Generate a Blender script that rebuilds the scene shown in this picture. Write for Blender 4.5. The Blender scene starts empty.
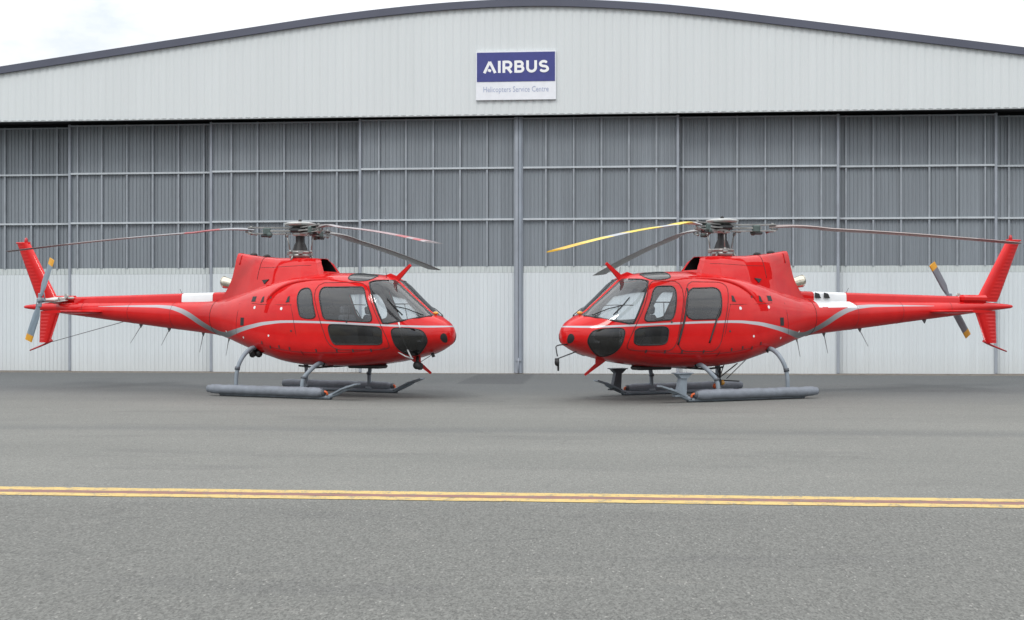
import bpy, math, random
import numpy as np
from mathutils import Vector, Matrix
R = math.radians
random.seed(4)
scene = bpy.context.scene
col = scene.collection

# ---------------------------------------------------------------- materials
def new_mat(name):
    m = bpy.data.materials.new(name); m.use_nodes = True
    nt = m.node_tree; nt.nodes.clear()
    out = nt.nodes.new('ShaderNodeOutputMaterial')
    return m, nt, out
def N(nt, t, **kw):
    n = nt.nodes.new(t)
    for k, v in kw.items():
        if k.startswith('_'): setattr(n, k[1:], v)
        else: n.inputs[k.replace('__', ' ')].default_value = v
    return n
def rgb(c): return (c[0], c[1], c[2], 1.0)
def mixc(nt, fac, a, b, blend='MIX'):
    n = nt.nodes.new('ShaderNodeMix'); n.data_type = 'RGBA'; n.blend_type = blend
    for i, v in ((0, fac), (6, a), (7, b)):
        if hasattr(v, 'is_output'): nt.links.new(v, n.inputs[i])
        elif i == 0: n.inputs[0].default_value = v
        else: n.inputs[i].default_value = rgb(v)
    return n.outputs[2]
def math_n(nt, op, a, b=None, c=None, clamp=False):
    n = nt.nodes.new('ShaderNodeMath'); n.operation = op; n.use_clamp = clamp
    for i, v in enumerate((a, b, c)):
        if v is None: continue
        if hasattr(v, 'is_output'): nt.links.new(v, n.inputs[i])
        else: n.inputs[i].default_value = v
    return n.outputs[0]
def maprange(nt, v, a, b, c=0., d=1.):
    n = nt.nodes.new('ShaderNodeMapRange')
    nt.links.new(v, n.inputs[0])
    for i, q in enumerate((a, b, c, d)): n.inputs[i+1].default_value = q
    return n.outputs[0]
def noise(nt, vec, scale, detail=4., rough=.55, stretch=None, rot=None):
    if stretch or rot:
        mp = nt.nodes.new('ShaderNodeMapping'); nt.links.new(vec, mp.inputs[0])
        if stretch: mp.inputs['Scale'].default_value = stretch
        if rot: mp.inputs['Rotation'].default_value = rot
        vec = mp.outputs[0]
    n = nt.nodes.new('ShaderNodeTexNoise'); n.inputs['Scale'].default_value = scale
    n.inputs['Detail'].default_value = detail; n.inputs['Roughness'].default_value = rough
    nt.links.new(vec, n.inputs['Vector'])
    return n.outputs[0]
def simple(name, color, rough=.5, metal=0., coat=0., var=.12, scale=6., bump=0., spec=.5):
    m, nt, out = new_mat(name)
    p = N(nt, 'ShaderNodeBsdfPrincipled'); nt.links.new(p.outputs[0], out.inputs[0])
    tc = N(nt, 'ShaderNodeTexCoord'); o = tc.outputs['Object']
    n1 = noise(nt, o, scale, 5.)
    f = maprange(nt, n1, .3, .7)
    lo = tuple(c*(1-var) for c in color); hi = tuple(min(1, c*(1+var)) for c in color)
    nt.links.new(mixc(nt, f, lo, hi), p.inputs['Base Color'])
    nt.links.new(maprange(nt, n1, .3, .7, rough*.85, min(1, rough*1.15)), p.inputs['Roughness'])
    p.inputs['Metallic'].default_value = metal; p.inputs['Coat Weight'].default_value = coat
    p.inputs['Coat Roughness'].default_value = .06
    p.inputs['Specular IOR Level'].default_value = spec
    if bump:
        b = N(nt, 'ShaderNodeBump', Strength=bump, Distance=.01)
        nt.links.new(noise(nt, o, scale*6, 3.), b.inputs['Height']); nt.links.new(b.outputs[0], p.inputs['Normal'])
    return m

RED = (.62, .012, .018)
def paint(name, attrs=True):
    """red gloss paint; on the body and the boom with the silver sweep and the white panel (mesh attributes)"""
    m, nt, out = new_mat(name)
    p = N(nt, 'ShaderNodeBsdfPrincipled'); nt.links.new(p.outputs[0], out.inputs[0])
    tc = N(nt, 'ShaderNodeTexCoord'); o = tc.outputs['Object']
    n1 = noise(nt, o, 3.5, 6.)
    c = mixc(nt, maprange(nt, n1, .3, .7), (.52, .0045, .0055), (.60, .008, .008))
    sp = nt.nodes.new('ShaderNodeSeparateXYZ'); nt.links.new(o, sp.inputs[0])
    # grime on the lower skin, strengthened to paint in the belly's shade
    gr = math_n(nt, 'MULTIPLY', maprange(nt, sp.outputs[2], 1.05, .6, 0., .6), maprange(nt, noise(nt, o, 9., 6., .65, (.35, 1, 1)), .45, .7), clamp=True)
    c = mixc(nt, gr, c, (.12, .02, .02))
    if attrs:
        a = N(nt, 'ShaderNodeAttribute'); a.attribute_name = 'stripe'
        mask = maprange(nt, a.outputs['Fac'], -.06, .06)
        sil = mixc(nt, maprange(nt, sp.outputs[0], -.3, -1.3), (.46, .47, .50), (.19, .195, .20))
        sil = mixc(nt, maprange(nt, sp.outputs[0], -2.1, -2.9), sil, (.42, .40, .42))
        c = mixc(nt, mask, c, sil)
        w = N(nt, 'ShaderNodeAttribute'); w.attribute_name = 'white'
        c = mixc(nt, maprange(nt, w.outputs['Fac'], .45, .55), c, (.74, .75, .76))
    nt.links.new(c, p.inputs['Base Color'])
    p.inputs['Roughness'].default_value = .45; p.inputs['Specular IOR Level'].default_value = .04
    p.inputs['Coat Weight'].default_value = .7; p.inputs['Coat Roughness'].default_value = .015
    b = N(nt, 'ShaderNodeBump', Strength=.07, Distance=.02)
    nt.links.new(noise(nt, o, 2.6, 3.), b.inputs['Height']); nt.links.new(b.outputs[0], p.inputs['Normal'])
    nt.links.new(b.outputs[0], p.inputs['Coat Normal'])
    return m
def glass(name, tint, gloss=1.0, dust_haze=.03):
    m, nt, out = new_mat(name)
    tr = N(nt, 'ShaderNodeBsdfTransparent', Color=rgb(tint))
    gl = N(nt, 'ShaderNodeBsdfGlossy', Color=rgb((gloss,)*3), Roughness=.02)
    lw = N(nt, 'ShaderNodeFresnel', IOR=1.5)
    mx = N(nt, 'ShaderNodeMixShader'); nt.links.new(math_n(nt, 'ADD', lw.outputs[0], .02, clamp=True), mx.inputs[0])
    nt.links.new(tr.outputs[0], mx.inputs[1]); nt.links.new(gl.outputs[0], mx.inputs[2])
    df = N(nt, 'ShaderNodeBsdfDiffuse', Color=rgb((.6, .62, .64)))  # pale film: dust, thickened to stand in for grey reflections on the panes
    m2 = N(nt, 'ShaderNodeMixShader')
    tc = N(nt, 'ShaderNodeTexCoord')
    nt.links.new(maprange(nt, noise(nt, tc.outputs['Object'], 1.2, 2.), .3, .75, dust_haze*.8, dust_haze*1.2), m2.inputs[0])
    nt.links.new(mx.outputs[0], m2.inputs[1]); nt.links.new(df.outputs[0], m2.inputs[2])
    nt.links.new(m2.outputs[0], out.inputs[0])
    return m
def banded(name, base, bands, rough=.45):
    """rotor blade: bands = [(r0, r1, colour)] along the span"""
    m, nt, out = new_mat(name)
    p = N(nt, 'ShaderNodeBsdfPrincipled', Roughness=rough); nt.links.new(p.outputs[0], out.inputs[0])
    tc = N(nt, 'ShaderNodeTexCoord'); o = tc.outputs['Object']
    sp = nt.nodes.new('ShaderNodeSeparateXYZ'); nt.links.new(o, sp.inputs[0])
    n1 = noise(nt, o, 12., 5., .6, (.3, 2, 1))
    c = mixc(nt, maprange(nt, n1, .3, .7), tuple(v*.82 for v in base), tuple(v*1.15 for v in base))
    x = math_n(nt, 'ADD', sp.outputs[0], math_n(nt, 'MULTIPLY', noise(nt, o, 30.), .02))
    for r0, r1, cc in bands:
        f = math_n(nt, 'MULTIPLY', maprange(nt, x, r0-.01, r0+.01), maprange(nt, x, r1+.01, r1-.01))
        cv = mixc(nt, maprange(nt, n1, .35, .7), cc, tuple(v*.8 for v in cc))
        c = mixc(nt, f, c, cv)
    nt.links.new(c, p.inputs['Base Color'])
    return m

M = {}
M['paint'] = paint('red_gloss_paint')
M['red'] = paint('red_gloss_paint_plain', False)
M['red_dark'] = simple('dark_red_paint', (.42, .010, .014), .4, coat=.3)
M['white'] = simple('white_paint', (.74, .75, .76), .4, coat=.3, var=.05)
M['black'] = simple('black_rubber', (.012, .012, .013), .55)
M['seam'] = simple('panel_gap', (.05, .004, .005), .6)
M['dark'] = simple('dark_metal', (.05, .052, .055), .45, metal=.4)
M['steel'] = simple('painted_grey_steel', (.20, .235, .27), .5, var=.15, bump=.05)
M['steel_dark'] = simple('worn_grey_steel', (.075, .085, .10), .5, var=.2)
M['float'] = simple('grey_float_fabric', (.175, .195, .225), .62, var=.16, scale=9., bump=.5)
M['alu'] = simple('bare_aluminium', (.62, .61, .58), .34, metal=.75, var=.15)
M['swash'] = simple('oily_steel', (.30, .29, .28), .4, metal=.6, var=.3)
M['sleeve'] = simple('dull_aluminium', (.30, .30, .29), .42, metal=.55, var=.3)
M['hubwhite'] = simple('hub_plate', (.46, .47, .46), .4, metal=.2, var=.2)
M['green'] = simple('primer_green_rubber', (.07, .10, .095), .6, var=.3)
M['chrome'] = simple('exhaust_steel', (.60, .56, .46), .25, metal=.9, var=.2)
M['glass'] = glass('clear_plexiglass', (.90, .94, .96), 1., .05)
M['tint'] = glass('smoked_plexiglass', (.20, .20, .205), 1., dust_haze=.008)
M['lining'] = simple('cabin_lining', (.085, .09, .10), .8)
M['seat'] = simple('seat_fabric', (.065, .07, .08), .85, bump=.2)
M['bulk'] = simple('grey_trim', (.26, .27, .28), .75)
M['panelblack'] = simple('instrument_black', (.02, .02, .022), .5)
M['orange'] = simple('orange_plastic', (.65, .12, .03), .45)
M['lime'] = simple('lime_marker', (.30, .55, .08), .5)
M['amber'] = simple('amber_lens', (.70, .33, .03), .2, coat=.6)
M['wire'] = simple('whip_antenna', (.10, .10, .11), .5)
M['trblade'] = banded('tail_blade_paint', (.20, .255, .30), [(.80, .95, (.74, .36, .03))])
M['trblade2'] = banded('tail_blade_paint_grey', (.16, .175, .20), [(.80, .95, (.72, .36, .03))])

# ---------------------------------------------------------------- mesh tools
class MB:
    def __init__(s): s.v = []; s.f = []; s.m = []; s.sm = []
    def add(s, vs, fs, mi=0, smooth=False):
        o = len(s.v); s.v += [tuple(v) for v in vs]
        for f in fs: s.f.append(tuple(i+o for i in f)); s.m.append(mi); s.sm.append(smooth)
    def box(s, c, d, mi=0, rot=None, bev=0.):
        x, y, z = (q/2 for q in d)
        if bev:
            b = min(bev, x*.9, y*.9, z*.9); vs = []; 
            for sx in (-1, 1):
                for sy in (-1, 1):
                    for sz in (-1, 1):
                        vs += [(sx*(x-b), sy*(y-b), sz*z), (sx*(x-b), sy*y, sz*(z-b)), (sx*x, sy*(y-b), sz*(z-b))]
            I = lambda a, b_, c_, k: ((a*2+b_)*2+c_)*3+k
            fs = [[I(0,0,1,0), I(1,0,1,0), I(1,1,1,0), I(0,1,1,0)], [I(0,0,0,0), I(0,1,0,0), I(1,1,0,0), I(1,0,0,0)],
                  [I(0,0,0,1), I(1,0,0,1), I(1,0,1,1), I(0,0,1,1)], [I(0,1,0,1), I(0,1,1,1), I(1,1,1,1), I(1,1,0,1)],
                  [I(0,0,0,2), I(0,0,1,2), I(0,1,1,2), I(0,1,0,2)], [I(1,0,0,2), I(1,1,0,2), I(1,1,1,2), I(1,0,1,2)]]
            for a in (0, 1):
                for b_ in (0, 1):
                    fs.append([I(0,a,b_,0), I(1,a,b_,0), I(1,a,b_,1), I(0,a,b_,1)])
                    fs.append([I(a,0,b_,0), I(a,1,b_,0), I(a,1,b_,2), I(a,0,b_,2)])
                    fs.append([I(a,b_,0,1), I(a,b_,1,1), I(a,b_,1,2), I(a,b_,0,2)])
                    for c_ in (0, 1): fs.append([I(a,b_,c_,0), I(a,b_,c_,1), I(a,b_,c_,2)])
        else:
            vs = [(sx*x, sy*y, sz*z) for sx in (-1, 1) for sy in (-1, 1) for sz in (-1, 1)]
            fs = [(0,1,3,2), (4,6,7,5), (0,4,5,1), (2,3,7,6), (0,2,6,4), (1,5,7,3)]
        Mx = rot.to_matrix() if hasattr(rot, 'to_matrix') else rot
        vs = [Vector(v) for v in vs]
        if Mx is not None: vs = [Mx @ v for v in vs]
        s.add([v+Vector(c) for v in vs], fs, mi)
        return s
    def tube(s, pts, r, n=10, mi=0, closed=False, cap=True, smooth_path=0, flat=1.0):
        P = [Vector(p) for p in pts]
        rr = list(r) if hasattr(r, '__len__') else [r]*len(P)
        if smooth_path:
            Q = []; q = []
            L = len(P)
            for i in range(L if closed else L-1):
                p0, p1, p2, p3 = (P[(i-1) % L] if closed or i else P[0]*2-P[1]), P[i], P[(i+1) % L], (P[(i+2) % L] if closed or i+2 < L else P[-1]*2-P[-2])
                for k in range(smooth_path):
                    t = k/smooth_path
                    Q.append(.5*((2*p1)+(-p0+p2)*t+(2*p0-5*p1+4*p2-p3)*t*t+(-p0+3*p1-3*p2+p3)*t**3)); q.append(rr[i]*(1-t)+rr[(i+1) % L]*t)
            if not closed: Q.append(P[-1]); q.append(rr[-1])
            P, rr = Q, q
        L = len(P); vs = []; fs = []
        up = None
        for i in range(L):
            a = P[(i-1) % L] if closed or i else P[i]
            b = P[(i+1) % L] if closed or i < L-1 else P[i]
            t = (b-a)
            if t.length < 1e-9: t = Vector((1, 0, 0))
            t.normalize()
            if up is None:
                up = Vector((0, 0, 1)) if abs(t.z) < .9 else Vector((1, 0, 0))
            u = up-t*up.dot(t)
            if u.length < 1e-6: u = t.orthogonal()
            u.normalize(); w = t.cross(u); up = u
            for k in range(n):
                an = 2*math.pi*k/n
                vs.append(P[i]+(u*math.cos(an)*flat+w*math.sin(an))*rr[i])
        for i in range(L if closed else L-1):
            j = (i+1) % L
            for k in range(n):
                fs.append((i*n+k, i*n+(k+1) % n, j*n+(k+1) % n, j*n+k))
        s.add(vs, fs, mi, True)
        if cap and not closed:
            o = len(s.v)-len(vs)
            s.f.append(tuple(o+k for k in reversed(range(n)))); s.m.append(mi); s.sm.append(False)
            s.f.append(tuple(o+(L-1)*n+k for k in range(n))); s.m.append(mi); s.sm.append(False)
        return s
    def lathe(s, prof, c=(0, 0, 0), n=28, mi=0, axis='z', sharp=False):
        vs = []; fs = []
        for (r, z) in prof:
            for k in range(n):
                a = 2*math.pi*k/n
                p = (r*math.cos(a), r*math.sin(a), z)
                if axis == 'y': p = (p[0], p[2], p[1])
                if axis == 'x': p = (p[2], p[0], p[1])
                vs.append((p[0]+c[0], p[1]+c[1], p[2]+c[2]))
        for i in range(len(prof)-1):
            for k in range(n): fs.append((i*n+k, i*n+(k+1) % n, (i+1)*n+(k+1) % n, (i+1)*n+k))
        s.add(vs, fs, mi, not sharp)
        s.add(vs[:n], [tuple(reversed(range(n)))], mi); s.add(vs[-n:], [tuple(range(n))], mi)
        return s
    def ball(s, c, r, mi=0, n=14, sc=(1, 1, 1)):
        prof = [(r*math.sin(math.pi*i/10)+1e-4, -r*math.cos(math.pi*i/10)) for i in range(11)]
        o = len(s.v); s.lathe(prof, (0, 0, 0), n, mi)
        for i in range(o, len(s.v)):
            v = s.v[i]; s.v[i] = (v[0]*sc[0]+c[0], v[1]*sc[1]+c[1], v[2]*sc[2]+c[2])
        return s
    def prism(s, pts, d, mi=0):
        """pts: outline (list of 3-D points), extruded by vector d"""
        n = len(pts); d = Vector(d)
        vs = [Vector(p) for p in pts]+[Vector(p)+d for p in pts]
        s.add(vs, [tuple(reversed(range(n))), tuple(range(n, 2*n))]+[(i, (i+1) % n, n+(i+1) % n, n+i) for i in range(n)], mi)
        return s
    def build(s, name, mats, parent=None):
        me = bpy.data.meshes.new(name); me.from_pydata(s.v, [], s.f)
        for m in (mats if isinstance(mats, (list, tuple)) else [mats]): me.materials.append(m)
        me.polygons.foreach_set('material_index', s.m); me.polygons.foreach_set('use_smooth', s.sm)
        bm = __import__('bmesh').new(); bm.from_mesh(me)
        __import__('bmesh').ops.recalc_face_normals(bm, faces=bm.faces); bm.to_mesh(me); bm.free()
        me.update()
        o = bpy.data.objects.new(name, me); col.objects.link(o)
        if parent: o.parent = parent
        return o
def tag(o, label=None, cat=None, group=None, kind=None):
    if label: o['label'] = label
    if cat: o['category'] = cat
    if group: o['group'] = group
    if kind: o['kind'] = kind
    return o
def empty(name, loc, rz=0):
    o = bpy.data.objects.new(name, None); col.objects.link(o)
    o.location = loc; o.rotation_euler = (0, 0, rz); o.empty_display_size = .3
    return o
def copy_tree(o, parent=None):
    c = o.copy(); col.objects.link(c)
    if parent: c.parent = parent
    for ch in list(o.children): copy_tree(ch, c)
    return c
# fuselage stations: x, z_bottom, z_top, half width, z of max width, top exponent, bottom exponent
ST=np.array([
(3.440,1.128,1.130,.004,1.129,2.0,2.0),
(3.425,1.048,1.215,.105,1.135,2.0,2.0),
(3.380,.978,1.297,.215,1.135,2.0,2.0),
(3.280,.935,1.395,.355,1.140,2.05,2.05),
(3.120,.868,1.478,.495,1.130,2.1,2.1),
(2.940,.812,1.560,.615,1.120,2.15,2.2),
(2.760,.765,1.700,.710,1.110,2.2,2.25),
(2.560,.715,1.860,.790,1.100,2.3,2.35),
(2.360,.675,2.025,.845,1.090,2.45,2.5),
(2.200,.648,2.150,.880,1.080,2.6,2.6),
(2.060,.628,2.215,.900,1.070,2.72,2.65),
(1.850,.600,2.250,.918,1.060,2.8,2.7),
(1.500,.575,2.282,.930,1.050,2.8,2.7),
(1.000,.562,2.300,.932,1.050,2.75,2.7),
(.500,.565,2.300,.925,1.060,2.7,2.6),
(.050,.600,2.270,.895,1.090,2.6,2.5),
(-.450,.702,2.190,.795,1.180,2.5,2.35),
(-.900,.815,2.080,.665,1.270,2.4,2.25),
(-1.300,.930,1.970,.535,1.360,2.3,2.15),
(-1.650,1.040,1.880,.430,1.425,2.15,2.05),
(-1.950,1.115,1.830,.365,1.460,2.05,2.0),
(-2.250,1.150,1.810,.330,1.480,2.0,2.0),
(-3.400,1.262,1.808,.272,1.535,2.0,2.0),
(-4.950,1.420,1.806,.192,1.613,2.0,2.0),
(-6.000,1.525,1.804,.140,1.665,2.0,2.0),
(-6.600,1.585,1.800,.108,1.693,2.0,2.0),
(-7.000,1.630,1.775,.072,1.703,2.0,2.0),
(-7.300,1.655,1.758,.052,1.706,2.0,2.0),
(-7.490,1.682,1.735,.026,1.708,2.0,2.0),
(-7.520,1.705,1.711,.004,1.708,2.0,2.0)])
ST[:,0]=np.where(ST[:,0]>2.9,2.9+(ST[:,0]-2.9)*.87,ST[:,0])
def pchip(x,y,q):
    h=np.diff(x); d=np.diff(y,axis=0)/h[:,None]
    m=np.zeros_like(y)
    for j in range(y.shape[1]):
        for i in range(1,len(x)-1):
            a,b=d[i-1,j],d[i,j]
            if a*b>0:
                w1=2*h[i]+h[i-1];w2=h[i]+2*h[i-1]
                m[i,j]=(w1+w2)/(w1/a+w2/b)
        m[0,j]=d[0,j];m[-1,j]=d[-1,j]
    k=np.clip(np.searchsorted(x,q)-1,0,len(x)-2)
    t=((q-x[k])/h[k])[:,None]; hh=h[k][:,None]
    return (2*t**3-3*t**2+1)*y[k]+(t**3-2*t**2+t)*hh*m[k]+(-2*t**3+3*t**2)*y[k+1]+(t**3-t**2)*hh*m[k+1]
_c=ST[:,[0,1,2,3]]
SS=np.concatenate([[0],np.cumsum(np.sqrt((np.diff(_c,axis=0)**2).sum(1)))])
_sd=np.linspace(0,SS[-1],6000)
TAB=pchip(SS,ST,_sd)
def station(x):
    x=np.atleast_1d(x); return np.stack([np.interp(-x,-TAB[:,0],TAB[:,j]) for j in range(7)],1)
def surf_y(x,z):
    s=station(x); z=np.atleast_1d(z)
    up=z>s[:,4]
    H=np.where(up,s[:,2]-s[:,4],s[:,4]-s[:,1]); n=np.where(up,s[:,5],s[:,6])
    r=np.clip(np.abs(z-s[:,4])/np.maximum(H,1e-4),0,1)
    return s[:,3]*(1-r**n)**(1/n)

# ================================================================ helicopter
def chaikin(P, k=3):
    P = [np.array(p, float) for p in P]
    for _ in range(k):
        Q = []
        for i in range(len(P)):
            a, b = P[i], P[(i+1) % len(P)]
            Q += [a*.75+b*.25, a*.25+b*.75]
        P = Q
    return np.array(P)
def dens(P, d=.012):
    Q = []
    for i in range(len(P)):
        a, b = P[i], P[(i+1) % len(P)]
        n = max(1, int(np.hypot(*(b-a))/d))
        for k in range(n): Q.append(a+(b-a)*k/n)
    return np.array(Q)
def inside(P, x, z):
    c = np.zeros(x.shape, bool); j = len(P)-1
    for i in range(len(P)):
        (xi, zi), (xj, zj) = P[i], P[j]
        if zi != zj:
            c ^= ((zi > z) != (zj > z)) & (x < (xj-xi)*(z-zi)/(zj-zi)+xi)
        j = i
    return c
# outlines of windows and doors, side view (x forward, z up, metres)
WSH = chaikin([(1.985, 2.095), (2.05, 2.128), (2.215, 2.140), (2.30, 2.45), (3.6, 2.1), (3.6, 1.9), (3.06, 1.497), (2.93, 1.462), (2.72, 1.405), (2.45, 1.355), (2.42, 1.36)], 1)
CHIN = chaikin([(2.57, 1.19), (2.585, 1.275), (2.70, 1.285), (2.95, 1.27), (3.075, 1.22), (3.135, 1.07), (3.06, .95), (2.92, .84), (2.73, .765), (2.66, .88)])
R_REAR = chaikin([(.55, 1.84), (.575, 2.0), (.83, 2.01), (.99, 1.61), (1.06, 1.44), (.70, 1.455), (.64, 1.60)])
R_FRONT = chaikin([(1.03, 1.90), (1.06, 2.02), (1.2, 2.015), (1.80, 2.015), (1.95, 2.01), (2.08, 1.74), (2.26, 1.39), (2.06, 1.385), (1.40, 1.425), (1.22, 1.435), (1.16, 1.60)])
R_LOW = chaikin([(1.30, 1.33), (1.46, 1.345), (2.15, 1.31), (2.40, 1.29), (2.41, 1.12), (2.42, .99), (2.2, .985), (1.6, .985), (1.42, .98)])
R_DOOR = chaikin([(.83, 2.10), (1.4, 2.10), (1.98, 2.10), (2.20, 1.66), (2.37, 1.36), (2.55, 1.0), (2.49, .895), (1.9, .89), (1.36, .89), (1.15, 1.4)], 2)
L_FRONT = chaikin([(2.26, 1.40), (2.10, 1.70), (1.95, 2.0), (1.72, 2.01), (1.53, 2.01), (1.57, 1.78), (1.68, 1.42), (1.85, 1.42), (2.10, 1.395)])
L_LOW = chaikin([(2.43, .99), (2.41, 1.15), (2.40, 1.275), (2.1, 1.30), (1.78, 1.31), (1.79, 1.15), (1.83, 1.0), (2.1, .99)])
L_REAR = chaikin([(1.30, 1.975), (.95, 1.985), (.60, 2.0), (.62, 1.75), (.71, 1.44), (.95, 1.435), (1.48, 1.425)], 2)
L_DOOR = chaikin([(1.335, 2.10), (1.7, 2.10), (1.99, 2.10), (2.20, 1.66), (2.37, 1.36), (2.55, 1.0), (2.49, .895), (2.0, .89), (1.645, .89), (1.55, 1.36)], 2)
L_SLIDE = chaikin([(1.310, 2.095), (.85, 2.095), (.385, 2.095), (.48, 1.76), (.61, 1.36), (.73, .87), (1.1, .87), (1.625, .88), (1.525, 1.36)], 2)
# roof windows: seen from above
SKY = chaikin([(1.46, .22), (1.46, .54), (1.62, .60), (1.86, .585), (1.98, .50), (1.98, .24), (1.82, .20), (1.62, .19)])

NB = 150
us = np.linspace(0, 1, 900)
def section(st, nb=NB):
    x, zb, zt, w, zm, n1, n2 = st
    th = us*math.pi/2
    y1 = w*np.sin(th)**(2/n2); z1 = zm-(zm-zb)*np.cos(th)**(2/n2)
    y2 = w*np.cos(th)**(2/n1); z2 = zm+(zt-zm)*np.sin(th)**(2/n1)
    y = np.concatenate([y1, y2[1:]]); z = np.concatenate([z1, z2[1:]])
    s = np.concatenate([[0], np.cumsum(np.hypot(np.diff(y), np.diff(z)))])
    q = np.linspace(0, s[-1], nb+1)
    return np.interp(q, s, y), np.interp(q, s, z)
def ring_grid(xs, nb=NB):
    S = station(xs); V = np.zeros((len(xs), 2*nb, 3))
    for i, st in enumerate(S):
        y, z = section(st, nb)
        V[i, :nb+1, 0] = st[0]; V[i, :nb+1, 1] = y; V[i, :nb+1, 2] = z              # bottom -> top on the left
        V[i, nb+1:, 0] = st[0]; V[i, nb+1:, 1] = -y[nb-1:0:-1]; V[i, nb+1:, 2] = z[nb-1:0:-1]
        V[i, nb+1:, 0] = st[0]
    return V
SX = [(3.6, 1.31), (3.1, 1.302), (2.83, 1.31), (2.4, 1.33), (1.9, 1.352), (1.2, 1.378), (.5, 1.392), (.2, 1.388), (-.25, 1.35), (-.7, 1.275), (-1.1, 1.195), (-1.4, 1.14), (-1.6, 1.128), (-1.78, 1.165), (-1.95, 1.235), (-2.2, 1.36), (-2.45, 1.50), (-2.7, 1.60), (-3.0, 1.67), (-3.4, 1.70), (-4.2, 1.705), (-5, 1.705), (-6.2, 1.70), (-7.6, 1.70)]
SW = [(3.4, .010), (3.2, .016), (1, .019), (.2, .024), (-.7, .040), (-1.5, .055), (-2.2, .060), (-2.8, .042), (-3.4, .026), (-4.3, .014), (-5.2, .003), (-6.0, .0), (-7.6, 0)]
def stripe_attr(x, z):
    a = np.array(SX)[::-1]; b = np.array(SW)[::-1]
    h = np.interp(x, b[:, 0], b[:, 1])
    sl = np.gradient(np.interp(np.linspace(-7.6, 3.6, 2000), a[:, 0], a[:, 1]), 11.2/1999)
    sl = np.convolve(sl, np.ones(41)/41, 'same')
    zz = np.convolve(np.interp(np.linspace(-7.9, 3.9, 2400), a[:, 0], a[:, 1]), np.ones(41)/41, 'same')
    c = np.cos(np.arctan(np.interp(x, np.linspace(-7.6, 3.6, 2000), sl)))
    v = (h-np.abs(z-np.interp(x, np.linspace(-7.9, 3.9, 2400), zz))*c)/.05
    return np.where(h > .004, v, -1.)
WHITE = np.array([(-2.00, 2.1), (-2.90, 2.1), (-2.90, 1.80), (-3.06, 1.665), (-2.9, 1.66), (-2.04, 1.665)])
def np_mesh(name, V, F, mat, parent, attrs=False, smooth=True):
    """V (n,3), F (m,4) index array -> one object with only the used vertices"""
    u, inv = np.unique(F, return_inverse=True); F = inv.reshape(F.shape)[:, ::-1]; V = V[u]
    me = bpy.data.meshes.new(name); me.from_pydata(V.tolist(), [], F.tolist())
    me.materials.append(mat)
    me.polygons.foreach_set('use_smooth', [smooth]*len(F))
    if attrs:
        a = me.attributes.new('stripe', 'FLOAT', 'POINT'); a.data.foreach_set('value', stripe_attr(V[:, 0], V[:, 2]).astype(np.float32))
        w = inside(WHITE, V[:, 0], V[:, 2]) & (V[:, 1] > 0)
        a = me.attributes.new('white', 'FLOAT', 'POINT'); a.data.foreach_set('value', w.astype(np.float32))
    me.update()
    o = bpy.data.objects.new(name, me); col.objects.link(o); o.parent = parent
    return o
def quads(nx, nc, wrap=True):
    i = np.arange(nx-1)[:, None]; k = np.arange(nc if wrap else nc-1)[None]
    k2 = (k+1) % nc
    return np.stack([i*nc+k, i*nc+k2, (i+1)*nc+k2, (i+1)*nc+k], -1).reshape(-1, 4)
def normal_of(x, z, side):
    e = .01
    y0 = surf_y(x, z); yx = (surf_y(x+e, z)-surf_y(x-e, z))/(2*e); yz = (surf_y(x, z+e)-surf_y(x, z-e))/(2*e)
    n = np.stack([-yx, np.ones_like(y0), -yz], -1); n /= np.linalg.norm(n, axis=-1, keepdims=True)
    n[:, 1] *= side
    return n
def on_skin(P, side, off=0.):
    """side-view outline -> 3-D points on the skin (+ off along the normal)"""
    P = np.asarray(P, float); x, z = P[:, 0], P[:, 1]
    y = surf_y(x, z)*side
    return np.stack([x, y, z], -1)+normal_of(x, z, side)*off
def patch(P, side, off=.004):
    """flat convex patch lying on the skin"""
    P = np.asarray(P, float); c = P.mean(0)
    rings = [on_skin(c+(P-c)*k, side, off) for k in (1., .66, .33)]
    n = len(P); V = np.concatenate(rings+[on_skin(c[None], side, off)])
    F = []
    for r in range(2):
        for i in range(n): F.append((r*n+i, r*n+(i+1) % n, (r+1)*n+(i+1) % n, (r+1)*n+i))
    for i in range(n): F.append((2*n+i, 2*n+(i+1) % n, 3*n))
    return V, F
def disc(cx, cz, r, n=12, sx=1., sz=1.):
    return [(cx+r*sx*math.cos(2*math.pi*i/n), cz+r*sz*math.sin(2*math.pi*i/n)) for i in range(n)]

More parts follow.
